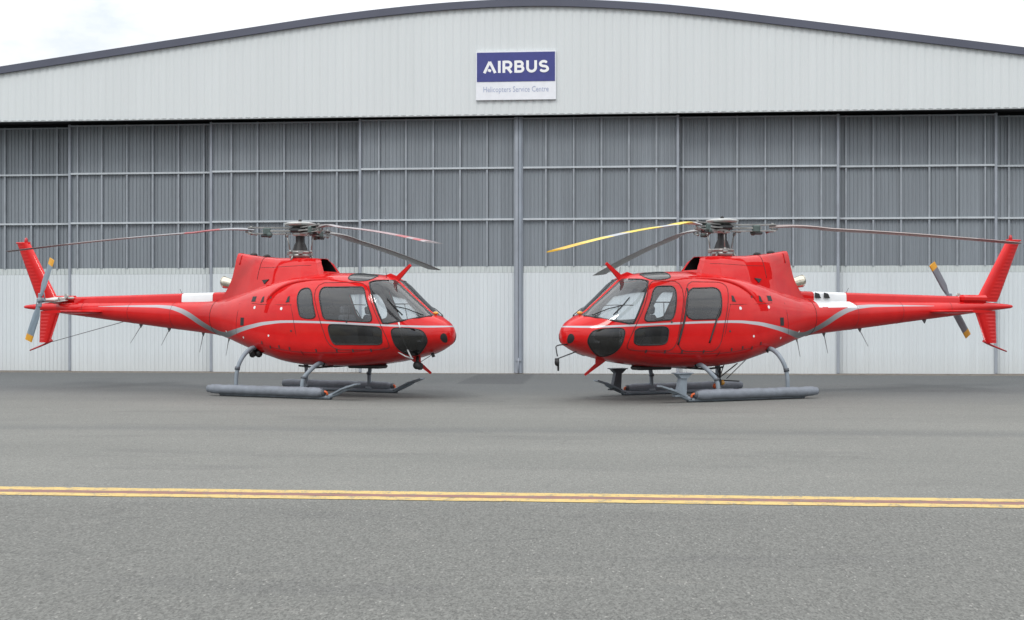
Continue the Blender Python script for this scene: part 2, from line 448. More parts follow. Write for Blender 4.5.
def aerial(root, x, z, dx, dz, fn):
    b = MB(); b.prism([(x-fn, -.012, z+.01), (x+fn, -.012, z), (x-.2*fn, -.008, z-.08)], (0, .02, 0))
    if dz: b.tube([(x-.01, 0, z-.05), (x+dx, 0, z+dz)], [.008, .004], 6)
    b.build('whip_antenna', M['wire'], root)
def build_helicopter():
    root = empty('helicopter', (0, 0, 0))
    # ---- skin grid
    s1 = np.interp(1.9, -TAB[:, 0], _sd)
    sv = np.concatenate([np.linspace(0.0005, .3, 34)[:-1], np.arange(.3, s1, .0135), [s1]])
    xs = np.interp(sv, _sd, TAB[:, 0])
    G = ring_grid(xs); nx, nc = G.shape[:2]
    V = G.reshape(-1, 3); F = quads(nx, nc)
    C = V[F].mean(1); side = np.where(C[:, 1] > 0, 1, -1)
    kcol = (F[:, 0] % nc); topdist = np.abs(kcol+.5-NB)
    reg = np.zeros(len(F), int)                                # 0 body
    nml = np.cross(V[F[:, 2]]-V[F[:, 0]], V[F[:, 3]]-V[F[:, 1]]); nml /= np.linalg.norm(nml, axis=1, keepdims=True)+1e-12
    outl = {}
    def setreg(i, P, sd, sel=None):
        m = inside(P, C[:, 0], C[:, 2]) & (side == sd)
        if sel is not None: m &= sel
        reg[m] = i; outl[i] = (P, sd)
    setreg(1, R_DOOR, -1); setreg(2, L_DOOR, 1); setreg(3, L_SLIDE, 1)
    setreg(10, R_FRONT, -1); setreg(11, R_LOW, -1); setreg(12, R_REAR, -1)
    setreg(20, L_FRONT, 1); setreg(21, L_LOW, 1); setreg(22, L_REAR, 1)
    setreg(30, WSH, -1, topdist > 3); setreg(31, WSH, 1, topdist > 3)
    setreg(40, CHIN, -1); setreg(41, CHIN, 1)
    for i, sd in ((50, -1), (51, 1)):
        m = inside(SKY, C[:, 0], np.abs(C[:, 1])) & (C[:, 2] > 1.9) & (side == sd); reg[m] = i
    # ---- snap region borders to the outlines
    vr = [set() for _ in range(0)]
    mx = np.full(len(V), -1); mn = np.full(len(V), 999)
    for k in range(4):
        np.maximum.at(mx, F[:, k], reg); np.minimum.at(mn, F[:, k], reg)
    bd = np.where(mx != mn)[0]
    for v in bd:
        ids = [i for i in (mx[v], mn[v]) if i in outl]
        p = V[v]
        if mx[v] >= 50:
            Q = SKYD; d = np.hypot(Q[:, 0]-p[0], Q[:, 1]-abs(p[1])); j = d.argmin()
            if d[j] < .03:
                x, y = Q[j]
                st = station(x)[0]; z = st[4]+(st[2]-st[4])*max(0., 1-(y/st[3])**st[5])**(1/st[5])
                V[v] = (x, math.copysign(y, p[1]), z)
            continue
        best = None
        for i in ids:
            Q = DEN[i]; d = np.hypot(Q[:, 0]-p[0], Q[:, 1]-p[2]); j = d.argmin()
            if best is None or d[j] < best[0]: best = (d[j], Q[j])
        if best is not None and best[0] < .022 and abs(p[1]) > .12:
            x, z = best[1]; y = float(surf_y(x, z)[0])
            if abs(y-abs(p[1])) < .06: V[v] = (x, math.copysign(y, p[1]), z)
    def part(ids, name, mat, parent, **kw):
        return np_mesh(name, V, F[np.isin(reg, ids)], mat, parent, **kw)
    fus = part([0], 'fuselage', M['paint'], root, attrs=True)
    def frame(P, sd, parent, r=.013, name='window_frame', mat='black', off=.001):
        b = MB(); Q = dens(P, .03); b.tube([tuple(p) for p in on_skin(Q, sd, off)], r, 6, closed=True)
        return b.build(name, M[mat], parent)
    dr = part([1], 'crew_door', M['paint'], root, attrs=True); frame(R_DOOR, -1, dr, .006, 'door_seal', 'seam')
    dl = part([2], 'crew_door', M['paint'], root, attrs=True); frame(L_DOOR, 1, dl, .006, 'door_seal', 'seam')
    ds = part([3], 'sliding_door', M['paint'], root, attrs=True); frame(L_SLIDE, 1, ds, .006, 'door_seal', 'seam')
    for i, P, sd, par, mat in ((10, R_FRONT, -1, dr, 'glass'), (11, R_LOW, -1, dr, 'tint'), (20, L_FRONT, 1, dl, 'glass'), (21, L_LOW, 1, dl, 'tint'), (22, L_REAR, 1, ds, 'glass')):
        part([i], 'window', M[mat], par); frame(P, sd, par, .012)
    w = part([12], 'window', M['glass'], root); frame(R_REAR, -1, w, .012)
    for i, sd in ((40, -1), (41, 1)):
        w = part([i], 'chin_window', M['tint'], root); frame(CHIN, sd, w, .009)
    for i, sd in ((50, -1), (51, 1)):
        w = part([i], 'roof_window', M['tint'], root)
        b = MB(); pts = []
        for x, y in dens(SKY, .03):
            st = station(x)[0]; z = st[4]+(st[2]-st[4])*max(0., 1-(y/st[3])**st[5])**(1/st[5]); pts.append((x, sd*y, z))
        b.tube(pts, .010, 6, closed=True); b.build('window_frame', M['black'], w)
    # windscreen panes with seal and wiper
    for i, sd in ((30, -1), (31, 1)):
        w = part([i], 'windscreen', M['glass'], root)
        edge = [(1.985, 2.095), (2.06, 1.99), (2.2, 1.755), (2.32, 1.54), (2.42, 1.365), (2.50, 1.36), (2.72, 1.405), (2.93, 1.462), (3.035, 1.49)]
        b = MB(); b.tube([tuple(p) for p in on_skin(edge, sd, .001)], .017, 6)
        top = [(1.985, 2.095), (2.05, 2.124), (2.12, 2.131), (2.19, 2.137)]
        b.tube([tuple(p) for p in on_skin(top, sd, .001)], .014, 6)
        b.build('window_frame', M['black'], w)
        b = MB(); b.tube([tuple(p) for p in on_skin([(2.96, 1.485), (2.72, 1.60), (2.52, 1.66)], sd, .022)], .009, 6)
        b.tube([tuple(p) for p in on_skin([(2.70, 1.50), (2.52, 1.66), (2.38, 1.80)], sd, .016)], .012, 6)
        b.build('wiper', M['black'], w)
    b = MB(); b.tube([(x, 0, float(station(x)[0, 2])+.001) for x in np.linspace(2.12, 3.03, 24)], .030, 8, flat=.35); b.build('centre_post', M['red'], root)
    # ---- cabin lining, a skin 3 cm inside
    inn = V-np.nan_to_num(vertex_normals(V, F))*.03
    sel = np.isin(reg, [0, 1, 2, 3]) & (C[:, 0] > .05) & (C[:, 0] < 3.15)
    np_mesh('cabin_lining', inn, F[sel], M['lining'], root)
    # ---- cabin
    b = MB(); xx = np.linspace(.1, 2.25, 20); yy = [float(surf_y(x, .735)[0])-.07 for x in xx]
    pts = [(x, y, .74) for x, y in zip(xx, yy)]+[(x, -y, .74) for x, y in list(zip(xx, yy))[::-1]]
    b.prism(pts, (0, 0, .02)); b.build('cabin_floor', M['lining'], root)
    b = MB(); zz = np.linspace(.70, 2.2, 16); yy = [float(surf_y(.14, z)[0])-.04 for z in zz]
    b.prism([(.14, y, z) for y, z in zip(yy, zz)]+[(.14, -y, z) for y, z in list(zip(yy, zz))[::-1]], (.03, 0, 0)); b.build('bulkhead', M['bulk'], root)
    def seat(x, y, wd):
        b = MB(); b.box((x+.22, y, .93), (.48, wd, .14), 0, bev=.04); b.box((x-.02, y, 1.24), (.12, wd, .56), 0, Matrix.Rotation(R(-9), 3, 'Y'), bev=.04)
        b.box((x+.2, y, .81), (.36, wd*.8, .12), 1)
        s = b.build('seat', [M['seat'], M['dark']], root)
        for k in range(max(1, round(wd/.5))):
            b = MB(); b.box((x-.10, y-wd/2+(k+.5)*wd/max(1, round(wd/.5)), 1.60), (.09, .24, .15), 0, Matrix.Rotation(R(-9), 3, 'Y'), bev=.03); b.build('headrest', M['seat'], s)
    seat(1.42, -.40, .46); seat(1.42, .40, .46); seat(.45, 0, 1.5)
    b = MB(); b.box((2.46, 0, 1.22), (.14, .62, .34), 0, Matrix.Rotation(R(-18), 3, 'Y'), bev=.03); b.box((2.42, 0, .98), (.26, .30, .44), 0, bev=.03)
    b.box((2.50, 0, 1.40), (.34, .74, .05), 0, bev=.02)
    ip = b.build('instrument_panel', M['panelblack'], root)
    for y in (-.2, -.05, .1):
        b = MB(); b.lathe([(.055, 0), (.055, .012), (.045, .014)], (2.375, y, 1.26), 16, 0, 'x'); b.build('dial', M['bulk'], ip)
    for y in (-.40, .40):
        b = MB(); b.tube([(1.98, y, .78), (2.02, y, 1.0), (1.93, y, 1.14), (1.96, y, 1.22)], .014, 8, smooth_path=4); b.build('cyclic_stick', M['panelblack'], root)
    # ---- tail boom
    xb = np.concatenate([np.linspace(1.9, 3.2, 90), np.linspace(3.2, 7.519, 130)[1:]])*-1
    B = ring_grid(xb, 64); nx, nc = B.shape[:2]
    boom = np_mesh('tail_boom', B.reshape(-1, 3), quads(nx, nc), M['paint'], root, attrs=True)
    for xj in (-1.92, -3.02, -4.25, -5.62):
        i = int(np.abs(B[:, 0, 0]-xj).argmin()); b = MB(); b.tube([tuple(p) for p in B[i][::2]], .006 if xj > -2 else .0035, 5, closed=True); b.build('panel_joint', M['seam'], root)
    # spine: cover of the tail rotor drive shaft
    def spine(xa, xb_, name, mat):
        b = MB(); n = 26; prof = []
        for i in range(n):
            x = xa+(xb_-xa)*i/(n-1); t = (x+2.0)/-3.95
            w = .135-.05*t; zt = 1.972-.06*t; zb = 1.74
            prof.append([(x, -w, zb), (x, -w*.95, zt-.055), (x, -w*.80, zt-.018), (x, -w*.45, zt-.002), (x, 0, zt), (x, w*.45, zt-.002), (x, w*.80, zt-.018), (x, w*.95, zt-.055), (x, w, zb)])
        m = len(prof[0]); vs = [p for r_ in prof for p in r_]
        b.add(vs, [(i*m+k, i*m+k+1, (i+1)*m+k+1, (i+1)*m+k) for i in range(n-1) for k in range(m-1)], 0, True)
        b.add(prof[0], [tuple(range(m))]); b.add(prof[-1], [tuple(range(m))])
        return b.build(name, M[mat], root)
    spine(-1.50, -2.045, 'shaft_cover', 'red'); spine(-2.05, -2.86, 'shaft_cover', 'white'); spine(-2.863, -5.90, 'shaft_cover', 'red')
    # ---- engine cowling
    topx = [(-1.44, 2.735), (-1.14, 2.69), (-.78, 2.645), (-.4, 2.615), (.28, 2.602), (.62, 2.578), (.80, 2.54)]
    xr = lambda v: np.interp(v, [0, .11, .25, .4, .5, .73, 1], [-1.80, -1.72, -1.61, -1.53, -1.495, -1.45, -1.435])
    xf = lambda v: np.interp(v, [0, .35, .8, 1], [1.03, .95, .80, .62])
    nS, nP = 70, 34
    vs = []
    def cowl_pt(s, ph):
        v = math.sin(ph)**(2/5.); yv = math.cos(ph)**(2/5.)
        x = xf(v)*(1-s)+xr(v)*s
        xt = xf(1)*(1-s)+xr(1)*s
        zt = np.interp(xt, [p[0] for p in topx], [p[1] for p in topx]); zb = 2.12*(1-s)+1.80*s
        W = np.interp(x, [-2.1, -1.5, -.9, -.2, .5, .9, 1.2], [.11, .245, .43, .54, .53, .44, .36])
        wt = np.interp(xt, [-1.5, -.8, 0, .5, .8], [.52, .56, .58, .56, .52])
        return x-(1-s)**2*.24*yv*yv, W*yv*(1-(1-wt)*v), zb+(zt-zb)*v
    cg = np.zeros((nS, 2*nP-1, 3))
    for i in range(nS):
        for k in range(nP):
            x, y, z = cowl_pt(i/(nS-1), math.pi/2*k/(nP-1))
            cg[i, k] = (x, y, z); cg[i, 2*nP-2-k] = (x, -y, z)
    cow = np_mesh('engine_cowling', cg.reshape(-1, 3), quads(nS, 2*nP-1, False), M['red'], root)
    # intake: rim and dark throat
    ring = [Vector(p) for p in cg[0]]; cen = sum(ring, Vector())/len(ring)
    ins = [cen+(p-cen)*.52+Vector((.012, 0, .04)) for p in ring]; deep = [p+Vector((-.30, 0, .02)) for p in ins]
    m = len(ring)
    b = MB(); b.add(ring+ins, [(i, (i+1) % m, m+(i+1) % m, m+i) for i in range(m)]); b.build('intake_rim', M['red'], cow)
    b = MB(); b.add(ins+deep, [(i, (i+1) % m, m+(i+1) % m, m+i) for i in range(m)]); b.add(deep, [tuple(range(m))]); b.build('air_intake', M['black'], cow)
    rr = [Vector(p) for p in cg[-1]]; b = MB(); b.add([p+Vector((.03, 0, 0)) for p in rr], [tuple(range(m))]); b.build('exhaust_shroud', M['red_dark'], cow)
    for sgn in (1, -1):
        def on_cowl(x, k, off=.0):
            ph = math.pi/2*k/(nP-1); v = math.sin(ph)**(2/5.)
            s = float((xf(v)-x)/(xf(v)-xr(v))); p = cowl_pt(s, ph)
            return (p[0], sgn*(p[1]+off), p[2])
        b = MB(); b.tube([on_cowl(-.70, k) for k in range(2, nP)], .006, 5); b.build('panel_joint', M['seam'], cow)
        b = MB(); b.tube([on_cowl(x, 9) for x in np.linspace(.70, -.68, 20)], .004, 5); b.build('panel_joint', M['seam'], cow)
        b = MB(); tri = [on_cowl(-.34, 1.63, .004), on_cowl(-.54, 1.63, .004), on_cowl(-.44, .55, .004)]; b.prism(tri, (0, .012*sgn, 0)); b.build('drain_scoop', M['black'], cow)
        b = MB(); q = []
        for i_, k in ((65, 11), (65, 20), (65, 25)):
            p = Vector(cg[i_, k if sgn > 0 else 2*nP-2-k]); q.append(p)
        b.tube(q, .022, 6, smooth_path=4, flat=.4); b.build('vent_lip', M['red_dark'], cow)
        # shoulder fairing along the foot of the cowling
        b = MB(); b.tube([tuple(p) for p in on_skin([(1.2, 2.17), (.8, 2.165), (.45, 2.14), (.2, 2.085), (0, 1.99), (-.14, 1.86), (-.2, 1.76)], sgn, -.004)], [.006, .022, .036, .042, .044, .038, .008], 10, smooth_path=5)
        b.build('shoulder_fairing', M['red'], root)
    for x in (-1.12, -.80):
        z = np.interp(x, [p[0] for p in topx], [p[1] for p in topx])
        b = MB(); b.ball((x, 0, z), .07, sc=(1.1, 1, .75)); b.build('lifting_eye', M['black'], cow)
    # exhaust pipe
    b = MB(); b.lathe([(.10, .0), (.125, .18), (.14, .34), (.150, .40), (.135, .40), (.11, .25)], (0, 0, 0), 24, 0, 'x')
    for i, v in enumerate(b.v): b.v[i] = (-1.50-v[0]*.90, v[1]*.85, 2.09+v[2]*.82+v[0]*.20)
    b.build('exhaust_pipe', M['chrome'], root)
    # ---- small hatches, latches, grilles on the skin
    for sd in (1, -1):
        def stick(P, off, name, mat):
            b = MB(); V_, F_ = patch(P, sd, off); b.add(V_, F_); b.build(name, M[mat], root)
        for cx, cz, w_, h_ in ((-.585, 1.815, .062, .05), (-.845, 1.39, .055, .075)):
            stick([(cx-w_, cz-h_), (cx+w_, cz-h_), (cx+w_, cz+h_), (cx-w_, cz+h_)], .004, 'vent_grille', 'black')
        stick([(-.36, 1.74), (-.27, 1.76), (-.30, 1.87), (-.34, 1.84)], .006, 'drain_scoop', 'black')
        stick([(.31, 1.74), (.40, 1.75), (.38, 1.86), (.34, 1.85)], .006, 'drain_scoop', 'black')
        for cx, cz, r_ in ((-.5, 1.655, .030), (.23, 1.63, .030), (-.05, 1.13, .022), (-.83, 1.09, .022), (-1.42, 1.20, .02)):
            stick(disc(cx, cz, r_, 10), .004, 'placard', 'white')
        for cx, cz in ((2.19, .885), (1.84, .875), (1.5, .87), (1.05, .87), (.45, .90), (.2, .93), (-.03, .92), (-.25, 1.0)):
            stick([(cx-.015, cz-.028), (cx+.015, cz-.028), (cx+.015, cz+.028), (cx-.015, cz+.028)], .006, 'latch', 'dark')
        for cx, cz in ((.5, 1.22), (-.1, 1.84), (1.72, 1.385)):
            stick(disc(cx, cz, .02, 8), .006, 'latch', 'dark')
        for Q in ([(.46, 1.70), (.2, 1.70), (-.25, 1.71), (-.62, 1.735)], [(.44, 1.70), (.52, 1.5), (.60, 1.2), (.70, .86), (.74, .78)], [(-1.0, 1.74), (-1.02, 1.5), (-1.05, 1.2), (-1.07, 1.02)], [(2.45, .93), (1.9, .86), (1.2, .83), (.6, .84), (.1, .90), (-.3, .98)]):
            b = MB(); b.tube([tuple(p) for p in on_skin(Q, sd, .0)], .0045, 5, smooth_path=5); b.build('panel_joint', M['seam'], root)
    for Q in ([(1.29, 1.97), (1.40, 1.62), (1.50, 1.30), (1.60, .99)], [(.68, 1.62), (.78, 1.44), (.86, 1.25), (.95, 1.02)]):
        b = MB(); b.tube([tuple(p) for p in on_skin(Q, 1, .006)], .021, 6, smooth_path=4, flat=.5); b.build('door_strap', M['black'], ds)
    # sliding panel of the pilot's side window
    b = MB()
    b.tube([tuple(p) for p in on_skin([(1.40, 1.70), (1.80, 1.70), (2.07, 1.69)], -1, -.012)], .008, 6); b.tube([tuple(p) for p in on_skin([(1.72, 1.70), (1.75, 1.42)], -1, -.012)], .008, 6)
    b.build('vent_panel', M['black'], dr)
    b = MB()
    b.tube([tuple(p) for p in on_skin([(1.60, 1.73), (1.85, 1.73), (2.05, 1.73)], 1, -.012)], .010, 6); b.tube([tuple(p) for p in on_skin([(1.83, 1.73), (1.86, 1.43)], 1, -.012)], .008, 6)
    b.build('vent_panel', M['black'], dl)
    # air inlet in the nose, nose light
    for sd in (1, -1):
        b = MB(); V_, F_ = patch(disc(3.312, 1.10, .085, 16, .38, 1.0), sd, .004); b.add(V_, F_); b.build('nose_grille', M['black'], root)
    b = MB(); b.ball((3.02, 0, 1.545), .035, sc=(1.6, .8, .8)); b.build('nose_lamp', M['amber'], root)
    # wire cutters
    b = MB(); b.prism([(1.93, -.018, 2.238), (2.12, -.018, 2.185), (2.23, -.018, 2.13), (2.505, -.018, 2.405), (2.475, -.018, 2.44), (2.19, -.018, 2.225), (2.06, -.018, 2.275)], (0, .036, 0))
    b.build('wire_cutter', M['red'], root)
    b = MB(); b.prism([(2.50, -.015, .70), (2.70, -.015, .75), (2.70, -.015, .655), (2.93, -.015, .475), (2.91, -.015, .445), (2.64, -.015, .61), (2.56, -.015, .66)], (0, .03, 0)); b.build('wire_cutter', M['red'], root)
    b = MB(); b.tube([(2.10, -.2, 2.19), (2.08, -.2, 2.37)], .006, 6); b.build('whip_antenna', M['wire'], root)
    # belly
    b = MB(); b.box((1.55, 0, .565), (.7, .34, .08), bev=.03); b.build('belly_fairing', M['dark'], root)
    # ---- fin
    def fin(name, zs, le, te, th, ridges):
        b = MB(); nz, nh = zs, 14; vs = []
        Z = np.linspace(le[0][1], le[-1][1], nz)
        for z in Z:
            a = np.interp(z, [p[1] for p in le], [p[0] for p in le]); c = np.interp(z, [p[1] for p in te], [p[0] for p in te])
            for sd in (1, -1):
                for k in range(nh):
                    u = k/(nh-1) if sd > 0 else 1-k/(nh-1)
                    yt = th*5*(.2969*math.sqrt(u)-.126*u-.3516*u*u+.2843*u**3-.1015*u**4)*2
                    if u > .42 and u < .985 and ridges: yt += .007*(.5+.5*math.sin(z*2*math.pi/.075))-.003
                    vs.append((a+(c-a)*u, sd*yt*.5, z))
        n = 2*nh
        b.add(vs, [(i*n+k, i*n+(k+1) % n, (i+1)*n+(k+1) % n, (i+1)*n+k) for i in range(nz-1) for k in range(n)], 0, True)
        b.add(vs[:n], [tuple(range(n))]); b.add(vs[-n:], [tuple(range(n))])
        return b.build(name, M['red'], root)
    f1 = fin('tail_fin', 150, [(-6.40, 1.80), (-6.52, 1.95), (-7.34, 3.11)], [(-7.02, 1.75), (-7.12, 1.90), (-7.735, 3.11)], .13, True)
    fin('tail_fin', 80, [(-6.72, .93), (-6.40, 1.62)], [(-7.04, .96), (-7.01, 1.62)], .11, True)
    b = MB(); b.box((-7.54, 0, 3.118), (.40, .07, .03), bev=.01); b.build('fin_cap', M['red'], f1)
    b = MB(); b.lathe([(.035, 0), (.04, .03), (.03, .08), (.01, .10)], (-7.45, 0, 3.13), 12); b.build('beacon', M['red_dark'], f1)
    b = MB(); b.tube([(-6.66, 0, .98), (-6.8, 0, .92), (-7.05, 0, .84), (-7.33, 0, .755)], [.03, .024, .02, .016], 8, smooth_path=3); b.build('tail_skid', M['red_dark'], root)
    # ---- stabiliser
    for sd in (1, -1):
        b = MB(); nh = 12; vs = []; ys = np.linspace(.08, 1.27, 8)
        for y in ys:
            for s_ in (1, -1):
                for k in range(nh):
                    u = k/(nh-1) if s_ > 0 else 1-k/(nh-1)
                    yt = .14*5*(.2969*math.sqrt(u)-.126*u-.3516*u*u+.2843*u**3-.1015*u**4)*.55
                    vs.append((-4.97-.55*u, sd*y, 1.595+s_*yt*(1.0 if s_ < 0 else .6)))
        n = 2*nh
        b.add(vs, [(i*n+k, i*n+(k+1) % n, (i+1)*n+(k+1) % n, (i+1)*n+k) for i in range(7) for k in range(n)], 0, True)
        b.add(vs[:n], [tuple(range(n))]); b.add(vs[-n:], [tuple(range(n))])
        b.build('stabiliser', M['red'], root)
    # ---- tail gearbox and its works (right-hand side)
    b = MB(); b.box((-6.33, .03, 1.862), (.74, .17, .16), bev=.05); b.build('gearbox_fairing', M['red'], root)
    b = MB(); b.lathe([(.07, 0), (.08, -.12), (.06, -.2), (.045, -.32), (.045, -.46)], (-6.34, -.08, 1.84), 16, 0, 'y')
    b.box((-6.18, -.12, 1.87), (.16, .08, .09), bev=.02); b.box((-5.98, -.10, 1.89), (.18, .06, .05), bev=.015)
    b.tube([(-5.90, -.09, 1.90), (-6.34, -.17, 1.90)], .014, 8); b.tube([(-6.05, -.11, 1.84), (-6.30, -.28, 1.80)], .012, 8)
    b.lathe([(.05, -.02), (.05, .02)], (-6.08, -.13, 1.93), 14, 0, 'y')
    b.build('tail_gearbox', M['alu'], root)
    # ---- whip and blade aerials under the boom
    for q in ((-3.30, 1.258, -.22, -.36, .05), (-2.40, 1.17, -.10, -.40, .04), (-1.74, 1.075, -.08, -.36, .02)): aerial(root, *q)
    b = MB(); b.tube([(-2.95, 0, 1.94), (-3.02, 0, 2.05)], .006, 6); b.build('whip_antenna', M['wire'], root)
    # dark wedges on the white panel at the boom root
    for cx in (-2.14, -2.36):
        b = MB(); b.prism([(cx+.08, .14, 1.85), (cx-.06, .14, 1.84), (cx-.02, .13, 1.93), (cx+.06, .12, 1.95)], (0, .02, -.002))
        b.build('boom_vent', M['black'], boom)
    # ---- landing gear
    for sd in (1, -1):
        b = MB(); y = sd*1.08
        b.tube([(-1.02, y, .045), (1.30, y, .045), (1.44, y, .055), (1.62, y, .115), (1.86, y, .225)], .042, 10, smooth_path=3)
        sk = b.build('skid', M['steel'], root)
        b = MB(); b.prism([(1.80, y-.09, .20), (2.08, y-.08, .285), (2.08, y+.08, .285), (1.80, y+.09, .20), (1.56, y+.06, .095), (1.56, y-.06, .095)], (-.01, 0, .025)); b.build('skid_toe', M['steel'], sk)
        b = MB(); b.box((-.2, y, .012), (1.5, .06, .024)); b.build('wear_plate', M['dark'], sk)
        b = MB(); yf = sd*1.13; q = []
        n = 60
        xs_ = np.linspace(-1.27, 1.36, n)
        rad = [(.087+.003*math.sin(x*23)+.002*math.sin(x*61+sd))*(1 if .02 < i/(n-1) < .98 else .8) for i, x in enumerate(xs_)]
        b.tube([(x, yf, .130+.003*math.sin(x*9)) for x in xs_], rad, 16)
        fl = b.build('float_bag', M['float'], root)
        b = MB(); b.lathe([(.066, 0), (.058, .03), (.02, .04)], (1.36, yf, .13), 16, 0, 'x'); b.build('end_cap', M['steel_dark'], fl)
        b = MB(); b.tube([(1.385, yf, .15), (1.43, yf-.01*sd, .135), (1.44, yf-.03*sd, .09)], .020, 8, smooth_path=3); b.build('inflation_valve', M['orange'], fl)
    for x, zt, xx in ((-.66, .86, -.58), (.86, .60, .98)):
        for sd in (1, -1):
            dz = zt-.12
            b = MB(); b.tube([(x, sd*1.08, .05), (x+.01, sd*1.06, .12+dz*.45), (xx-.03, sd*.96, .12+dz*.80), (xx, sd*.74, zt+.02), (xx, sd*.40, zt+.05)], [.036, .038, .04, .042, .042], 12, smooth_path=6)
            leg = b.build('cross_tube', M['steel'], root)
            b = MB(); b.box((x, sd*1.08, .085), (.16, .10, .07), bev=.02); b.build('saddle', M['steel'], leg)
            b = MB(); b.tube([(x+.01, sd*1.055, .12+dz*.50), (x+.015, sd*1.045, .12+dz*.58)], .05, 12); b.build('clamp', M['steel_dark'], leg)
            b = MB(); b.tube([(xx, sd*.60, zt-.03), (xx+.10, sd*.66, zt+.13)], .02, 8); b.build('strut_boot', M['black'], leg)
    b = MB(); b.tube([(.98, .3, .56), (.6, .3, .53), (.2, .3, .56)], .018, 6); b.build('belly_rail', M['dark'], root); b = MB(); b.tube([(.98, -.3, .56), (.6, -.3, .53), (.2, -.3, .56)], .018, 6); b.build('belly_rail', M['dark'], root)
    # ---- mast and hub
    b = MB(); b.lathe([(.10, 2.55), (.10, 2.78), (.085, 2.80), (.085, 3.06)], n=20); mast = b.build('rotor_mast', M['black'], root)
    b = MB(); b.lathe([(.15, 2.74), (.11, 2.86), (.09, 2.90)], n=20); b.build('mast_boot', M['black'], mast)
    b = MB(); b.lathe([(.17, 2.60), (.205, 2.63), (.205, 2.665), (.18, 2.68), (.215, 2.695), (.215, 2.73), (.14, 2.745), (.10, 2.75)], n=28)
    for k in range(3):
        a = k*2.094+.5; b.tube([(.20*math.cos(a), .20*math.sin(a), 2.67), (.27*math.cos(a), .27*math.sin(a), 2.55)], .02, 8)
        b.box((.22*math.cos(a+.7), .22*math.sin(a+.7), 2.70), (.09, .09, .07), 0, Matrix.Rotation(a+.7, 3, 'Z'), bev=.01)
    b.build('swashplate', M['swash'], mast)
    return root, mast

def vertex_normals(V, F):
    n = np.cross(V[F[:, 2]]-V[F[:, 0]], V[F[:, 3]]-V[F[:, 1]])
    a = np.zeros_like(V)
    for k in range(4): np.add.at(a, F[:, k], n)
    a /= np.linalg.norm(a, axis=1, keepdims=True)+1e-12
    c = V-np.array([0, 0, 1.2])
    return a*np.where((a*c).sum(1).mean() < 0, -1, 1)
DEN = {1: dens(R_DOOR, .003), 2: dens(L_DOOR, .003), 3: dens(L_SLIDE, .003), 10: dens(R_FRONT, .003), 11: dens(R_LOW, .003), 12: dens(R_REAR, .003),
       20: dens(L_FRONT, .003), 21: dens(L_LOW, .003), 22: dens(L_REAR, .003), 30: dens(WSH, .003), 31: dens(WSH, .003), 40: dens(CHIN, .003), 41: dens(CHIN, .003)}
SKYD = dens(SKY, .003)

